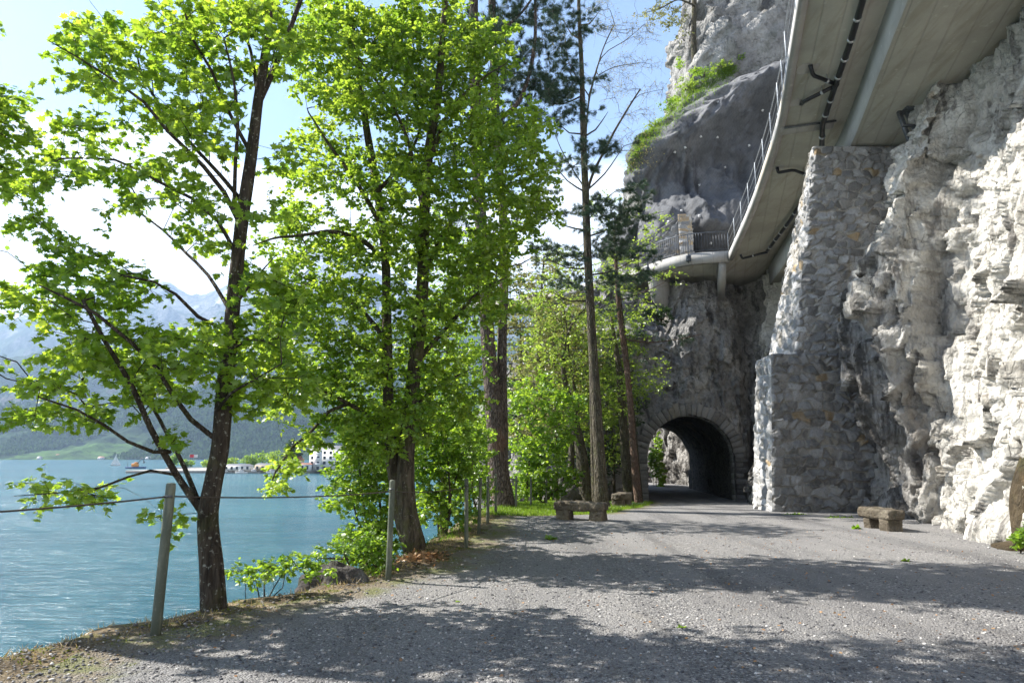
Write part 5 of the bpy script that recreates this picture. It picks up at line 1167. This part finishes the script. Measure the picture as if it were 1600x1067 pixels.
V_, F_, rn = leaves(P2, rng.normal(size=P2.shape) * (1, 1, .1), np.tile((0, 0, 1.), (len(P2), 1)) + rng.normal(size=P2.shape) * .2, .035, 'maple'); tag(mesh_obj('daisies', V_, F_, M_white), kind='stuff')
P = on_ground(6000, lambda n: U(-2.3, 0, n), lambda n: U(9, 24, n), lambda x, y: (x < edge_x(y) + .2) & (pn(x, y, .5, 79) > .0))
scatter('bank_grass', P, M_grass, .11, spread=.6, up=1.)
# weeds on the gravel
wl = [('flat green weed on the gravel in the open, right of the stone bench', 9.0, 12.1, .16, 40), ('green weed strip at the foot of the buttress, left part', 7.95, 20.3, .35, 90), ('green weed strip at the foot of the buttress, right part', 8.75, 19.3, .38, 110), ('small green weed just left of the stone bench by the rock', 7.75, 16.3, .22, 45), ('thin weed patch on the gravel in front of the long bench', .75, 14.2, .28, 40), ('tiny weed in the gravel at the centre of the path', 6.1, 11.3, .14, 24), ('tiny weed in the gravel ahead of the tunnel', 8.9, 25.0, .3, 50), ('tiny weed on the gravel in the lower middle of the view', 1.6, 7.0, .07, 16), ('tiny weed near the bank edge behind the second post', -.6, 8.2, .07, 14)]
for lb, x, y, s_, n in wl:
    big_ = n > 60; sp_ = s_ * .5 if big_ else .012; P = np.stack([x + rng.normal(size=n) * sp_, y + rng.normal(size=n) * sp_ * .6, np.full(n, gp(x, y) + .015)], 1)
    V_, F_, rn = leaves(P, rng.normal(size=P.shape) * (1, 1, .25) + (0, 0, .3), rng.normal(size=P.shape) * .4 + (0, 0, 1), (.07 if big_ else s_ * .55) * rng.uniform(.5, 1.1, n), 'oval')
    if big_: tag(mesh_obj('weed_patch', V_, F_, M_leaf_shrub, attrs={'rnd': ('FLOAT', rn)}), kind='stuff'); continue
    o = mesh_obj('weed', V_, F_, M_leaf_shrub, attrs={'rnd': ('FLOAT', rn)}); tag(o, lb, 'weed', 'weeds in the gravel')
# dead leaves by the lime tree, a few across the path
P = on_ground(500, lambda n: rng.normal(-1.45, .22, n), lambda n: rng.normal(11.35, .3, n), lambda x, y: x > -9) + (0, 0, .03)
P3 = on_ground(800, lambda n: U(-3.5, 8, n), lambda n: U(5, 16, n), lambda x, y: x > edge_x(y)) + (0, 0, .02)
P = np.concatenate([P + rng.normal(size=P.shape) * (0, 0, .02), P3]); V_, F_, rn = leaves(P, rng.normal(size=P.shape) * (1, 1, .3), rng.normal(size=P.shape) * .5 + (0, 0, 1), np.concatenate([np.full(500, .07), np.full(len(P) - 500, .032)]) * rng.uniform(.7, 1.2, len(P)), 'oval')
tag(mesh_obj('dead_leaves', V_, F_, M_dead, attrs={'rnd': ('FLOAT', rn)}), kind='stuff')
# loose stones on the gravel
def pebbles(name, n, y0, y1, s0, s1, mat, seed):
    r = np.random.default_rng(seed); t = (1 + 5 ** .5) / 2
    I = np.array([(-1, t, 0), (1, t, 0), (-1, -t, 0), (1, -t, 0), (0, -1, t), (0, 1, t), (0, -1, -t), (0, 1, -t), (t, 0, -1), (t, 0, 1), (-t, 0, -1), (-t, 0, 1)], float); I /= np.linalg.norm(I[0])
    IF = np.array([(0, 11, 5), (0, 5, 1), (0, 1, 7), (0, 7, 10), (0, 10, 11), (1, 5, 9), (5, 11, 4), (11, 10, 2), (10, 7, 6), (7, 1, 8), (3, 9, 4), (3, 4, 2), (3, 2, 6), (3, 6, 8), (3, 8, 9), (4, 9, 5), (2, 4, 11), (6, 2, 10), (8, 6, 7), (9, 8, 1)])
    y = 1 / r.uniform(1 / y1, 1 / y0, n); x = r.uniform(-1, 1, n) * (y * .76); k = (x > edge_x(y) + .05) & (x < 9.6); x, y = x[k], y[k]; n = len(x)
    sz = s0 + (s1 - s0) * r.random(n) ** 3; V = I[None] * (sz[:, None, None] * r.uniform(.55, 1.2, (n, 1, 3)) * (1, 1, .6)) * r.uniform(.85, 1.15, (n, 12, 1))
    a = r.uniform(0, 6.28, n); c, s_ = np.cos(a)[:, None], np.sin(a)[:, None]; X = V[..., 0] * c - V[..., 1] * s_; Y = V[..., 0] * s_ + V[..., 1] * c
    V = np.stack([X + x[:, None], Y + y[:, None], V[..., 2] + (ground_z(x, y) + .012 + sz * .12)[:, None]], -1)
    tag(mesh_obj(name, V.reshape(-1, 3), (IF[None] + (np.arange(n) * 12)[:, None, None]).reshape(-1, 3), mat, attrs={'rnd': ('FLOAT', np.repeat(r.random(n), 12))}), kind='stuff')
def peb_mat():
    m = Mat('loose_stone'); col = m.ramp(m.attr('rnd'), [(0, (.06, .06, .065)), (.4, (.13, .125, .125)), (.75, (.21, .20, .19)), (.93, (.38, .36, .33)), (1, (.6, .58, .55))]); return m.pbr(col, .8, m.bump(m.noise(60, 4), .004, .6))
pebbles('loose_gravel', 42000, 3.4, 22, .005, .021, peb_mat(), 5)

# ------------------------------------------------------------------ the far shore: quay, hotel, trees, boats
k = MB(); k.box((-98, 345, -4.55), (128, 90, 1.3), None, .1); k.box((-176, 402, -4.6), (36, 3.2, 1.1), None, .1)
M_quay = simple('quay_stone', (.25, .24, .22), .8); M_wall = simple('white_render', (.72, .71, .68), .7, ns=2, var=.06); M_roof = simple('grey_roof', (.14, .14, .15), .6); M_glass = simple('dark_window', (.05, .06, .07), .15)
M_redroof = simple('red_roof', (.30, .12, .07), .7); M_tan = simple('tan_render', (.42, .35, .26), .7)
tag(k.build('promenade', M_quay), kind='structure')
def building(name, label, c, size, floors, cols, roofh, wall, roof, group=None, cat='building'):
    r = empty(name, c); tag(r, label, cat, group); W_, D_, H_ = size
    k = MB(); k.box((0, 0, H_ / 2), (W_, D_, H_)); 
    if cols > 6:
        k.box((0, 0, H_ + .15), (W_ + .5, D_ + .5, .3))
        for i in (-1, 1): k.box((i * W_ * .36, -D_ / 2 - .25, H_ / 2), (W_ * .14, .5, H_))
    k.build('wall', wall, r, world=False)
    k = MB(); a, b = W_ / 2 + .15, D_ / 2 + .15; q = .72 if cols > 6 else .0; z0 = H_ + (.3 if cols > 6 else 0)
    V = [(-a, -b, z0), (a, -b, z0), (a, b, z0), (-a, b, z0), (-a * .93 if q else -a * .8, -b * q, z0 + roofh), (a * .93 if q else a * .8, -b * q, z0 + roofh), (a * .93 if q else a * .8, b * q + .01, z0 + roofh), (-a * .93 if q else -a * .8, b * q + .01, z0 + roofh)]
    k.add(V, [(0, 1, 5, 4), (1, 2, 6, 5), (2, 3, 7, 6), (3, 0, 4, 7), (4, 5, 6, 7)]); k.build('roof', roof, r, world=False)
    k = MB(); k.box((0, -D_ / 2 - .03, 0), (W_ / cols * .42, .1, H_ / floors * .58)); pro = k.build('window', M_glass, r, world=False); first_ = True
    for f in range(floors):
        for i in range(cols):
            x = (i + .5) / cols * W_ - W_ / 2; z = (f + .52) * H_ / floors; off = -.5 if cols > 6 and abs(abs(x) - W_ * .36) < W_ * .07 else 0
            o = pro if first_ else pro.copy()
            if not first_: COL.objects.link(o)
            first_ = False; o.parent = r; o.location = (x, off, z)
            if cols > 6 and f and i % 2: 
                kb = bpy.data.objects.get('_bal')
    return r
h = building('hotel', 'large white lakeside hotel with rows of dark windows on the far quay', (-71, 300, -3.9), (25, 12, 8.3), 4, 10, 1.6, M_wall, M_roof)
k = MB()
for f in range(1, 4):
    for i in (1, 4, 5, 8): k.box(((i + .5) / 10 * 25 - 12.5, -6.45, f * 2.07 + .25), (1.9, .9, .12)); k.box(((i + .5) / 10 * 25 - 12.5, -6.87, f * 2.07 + .65), (1.9, .06, .7))
k.build('balconies', M_wall, h, world=False)
building('boathouse', 'low white terrace building in front of the big hotel', (-86, 292.5, -3.9), (8, 5, 2.6), 1, 4, .5, M_wall, M_redroof)
building('house', 'red roofed house directly left of the white hotel', (-93, 306, -3.9), (6, 7, 4.0), 2, 3, 2.2, M_tan, M_redroof, 'houses on the far quay')
building('house', 'low grey roofed shed on the quay below the dark tall tree', (-103, 300.5, -3.9), (9, 4, 2.2), 1, 4, .8, M_tan, M_roof, 'houses on the far quay')
building('house', 'long low building on the quay right of the maple trunk', (-115, 301, -3.9), (11, 4, 2.0), 1, 5, .7, M_wall, M_roof, 'houses on the far quay')
for i, (px_, Y_, wd) in enumerate([(62, 1852, 10), (158, 1853, 14), (232, 1850, 12), (90, 1900, 9)]):
    p = at(px_, 716, Y_); building('house', ['small white house at the far shore, leftmost', 'wide pale house at the far shore below the meadow', 'pale house at the far shore nearest the sailboat', 'small house set back above the far shore'][i], (p[0], Y_, -4.4 + (i == 3) * 6), (wd, 8, 5), 2, 3, 3, M_wall, M_redroof if i % 2 else M_roof, 'houses along the far shore')
def shore_tree(label, px_, Y, rw_, h_, lm, seed, name='tree', z0=-3.9, ls=.7, group='trees on the far quay', n=None):
    x = (px_ - 800) / F * Y / cP * .987; b = (x, Y, z0)
    at_ = balls([(x, Y, z0 + h_ * .56, rw_, rw_, h_ * .42, n or 110)], seed)
    return tree(name, label, 'tree', [([b, (x + .1, Y, z0 + h_ * .4), (x, Y, z0 + h_ * .8)], .3, .06)], at_, M_bark_grey, lm, 'small', ls, 3, 5, 1.1, group=group, seed=seed, step=1.5, tip=.02)
shore_tree('tall dark conical evergreen on the far quay, left of the white hotel', 461, 306, 3.6, 13.5, M_leaf_ever, 201, ls=.9, n=260)
for i, (p_, Y_, rw_, h_) in enumerate([(438, 308, 4.2, 8.5), (415, 318, 4.5, 8.0), (396, 312, 3.5, 6.5), (366, 330, 3.5, 5.5), (280, 390, 2.2, 7.5), (300, 372, 3.5, 4.5), (334, 360, 3.8, 4.5), (540, 330, 5, 11), (560, 320, 4, 9)]):
    shore_tree(['round green tree just left of the tall dark evergreen on the quay', 'second round green tree left of the dark evergreen on the quay', 'smaller round tree on the quay right of the maple trunk', 'low bushy tree on the quay hidden behind the maple trunk', 'slim poplar like tree at the left end of the far quay', 'low bush by the flags on the far quay', 'low bush between the flags and the maple trunk', 'big tree behind the right end of the hotel', 'tree on the quay right of the hotel behind the shrubs'][i], p_, Y_, rw_, h_, M_leaf_shrub if i % 3 else M_leaf_lime, 210 + i)
def boat(name, label, x, y, L_, hullc, parts, rz=0, cat='boat', group=None, fb=.12):
    r = empty(name, (x, y, WZ), rz); tag(r, label, cat, group); n = 14; u = np.linspace(-1, 1, n); V = []; k = MB()
    for q in u:
        w_ = L_ * .16 * (1 - max(0, q) ** 2.4) * (1 - .12 * (q < -.8)); sh_ = fb * L_ + .03 * L_ * q * q
        V += [(q * L_ / 2, -w_, sh_), (q * L_ / 2 * .95, -w_ * .6, -.1), (q * L_ / 2 * .95, w_ * .6, -.1), (q * L_ / 2, w_, sh_)]
    Fh = [(i * 4 + j, i * 4 + (j + 1) % 4, i * 4 + 4 + (j + 1) % 4, i * 4 + 4 + j) for i in range(n - 1) for j in range(4)] + [(0, 1, 2, 3)[::-1], tuple(range(n * 4 - 4, n * 4))]
    k.add(V, Fh); k.build('hull', hullc, r, world=False); parts(r, L_); return r
M_orange = simple('orange_paint', (.75, .28, .04), .5); M_blue = simple('blue_paint', (.05, .10, .25), .5); M_red = simple('red_cloth', (.6, .03, .04), .7)
def sail(r, L_):
    k = MB(); k.tube([(.1, 0, .3), (.1, 0, L_ * 1.25)], .06, 6); k.tube([(.1, 0, 1.3), (-L_ * .45, 0, 1.3)], .05, 6); k.build('mast', M_galv, r, world=False)
    k = MB(); g = np.linspace(0, 1, 8); V = []; F_ = []
    for a in g:
        for b_ in g: V.append((0 - L_ * .43 * a * (1 - b_), .35 * math.sin(a * 3) * (1 - b_), 1.4 + b_ * L_ * 1.08))
    k.add(V, [(i * 8 + j, i * 8 + j + 1, i * 8 + 9 + j, i * 8 + 8 + j) for i in range(7) for j in range(7)]); k.build('sail', M_wall, r, world=False)
    k = MB(); k.add([(L_ * .46, 0, 1), (.2, 0, 1.4), (.15, 0, L_ * .95), (.3, .25, 2.5)], [(0, 1, 2), (0, 3, 2), (0, 1, 3)]); k.build('jib', M_wall, r, world=False)
boat('sailboat', 'small white sailboat alone on the lake near the far shore', (190 - 800) / F * 560, 560, 7.2, M_wall, sail, .5)
def crane(r, L_):
    k = MB(); k.box((0, 0, L_ * .05 + .2), (L_ * .9, L_ * .26, .3), None, .05); k.build('deck', M_blue, r, world=False)
    k = MB(); k.box((-.8, 0, 1.9), (3.4, 2.4, 1.9), None, .15); k.box((-.2, 0, 3.2), (1.4, 1.6, .9), None, .1); k.build('cabin', M_orange, r, world=False)
    k = MB(); k.tube([(.6, 0, 2.6), (2.9, 0, 6.4)], .22, 6); k.tube([(2.9, 0, 6.4), (4.4, 0, 4.0)], .16, 6); k.box((4.4, 0, 3.6), (.9, .8, .9), None, .1); k.build('crane_arm', M_steel, r, world=False)
    k = MB(); k.tube([(-L_ * .44, 0, 1), (-L_ * .44, 0, 6)], .12, 6); k.build('mooring_pole', M_steel, r, world=False)
boat('crane_barge', 'blue work barge with an orange crane cabin off the end of the breakwater', (222 - 800) / F * 425, 425, 12, M_blue, crane, 0, 'boat', fb=.05)
def mot(r, L_):
    k = MB(); k.box((-.2, 0, L_ * .12 + .5), (L_ * .4, L_ * .2, .8), None, .12); k.build('cabin', M_wall, r, world=False)
    k = MB(); k.box((.1, 0, L_ * .12 + .62), (L_ * .36, L_ * .205, .28)); k.build('windscreen', M_glass, r, world=False)
for i, (p_, Y_) in enumerate([(360, 297), (385, 296), (404, 297), (432, 296), (452, 297), (303, 396)]):
    boat('moored_boat', ['white motorboat moored immediately right of the maple trunk', 'white motorboat moored second right of the maple trunk', 'white motorboat moored below the round trees', 'white motorboat moored left of the dark evergreen', 'white motorboat moored in front of the dark evergreen', 'white motorboat moored by the breakwater left of the maple trunk'][i], (p_ - 800) / F * Y_, Y_, 5.2, M_wall if i % 2 else M_quay, mot, .1 * i, 'boat', 'motorboats moored along the far quay')
for i, (p_, Y_) in enumerate([(303, 380), (309, 381)]):
    r = empty('flagpole', ((p_ - 800) / F * Y_, Y_, -3.9)); tag(r, ['flagpole with a red flag on the far quay', 'flagpole with a white flag beside the red one'][i], 'flag', 'flagpoles on the far quay')
    k = MB(); k.tube([(0, 0, 0), (0, 0, 7)], .08, 6); k.build('pole', M_galv, r, world=False); k = MB(); k.add([(0, 0, 5.4), (1.1, .2, 5.3), (2.2, -.1, 5.4), (2.2, -.1, 6.9), (1.1, .2, 6.8), (0, 0, 6.9)], [(0, 1, 4, 5), (1, 2, 3, 4)]); k.build('flag', [M_red, M_wall][i], r, world=False)

# ------------------------------------------------------------------ haze
m = bpy.data.materials.new('haze_air'); m.use_nodes = True; t = m.node_tree; t.nodes.clear(); o_ = t.nodes.new('ShaderNodeOutputMaterial'); v_ = t.nodes.new('ShaderNodeVolumePrincipled')
v_.inputs['Color'].default_value = (.50, .70, 1, 1); v_.inputs['Density'].default_value = 9e-5; v_.inputs['Anisotropy'].default_value = .25; t.links.new(v_.outputs[0], o_.inputs['Volume'])
k = MB(); k.box((-1300, 4200, 1090), (12000, 9000, 2210)); tag(k.build('haze', m), kind='stuff')
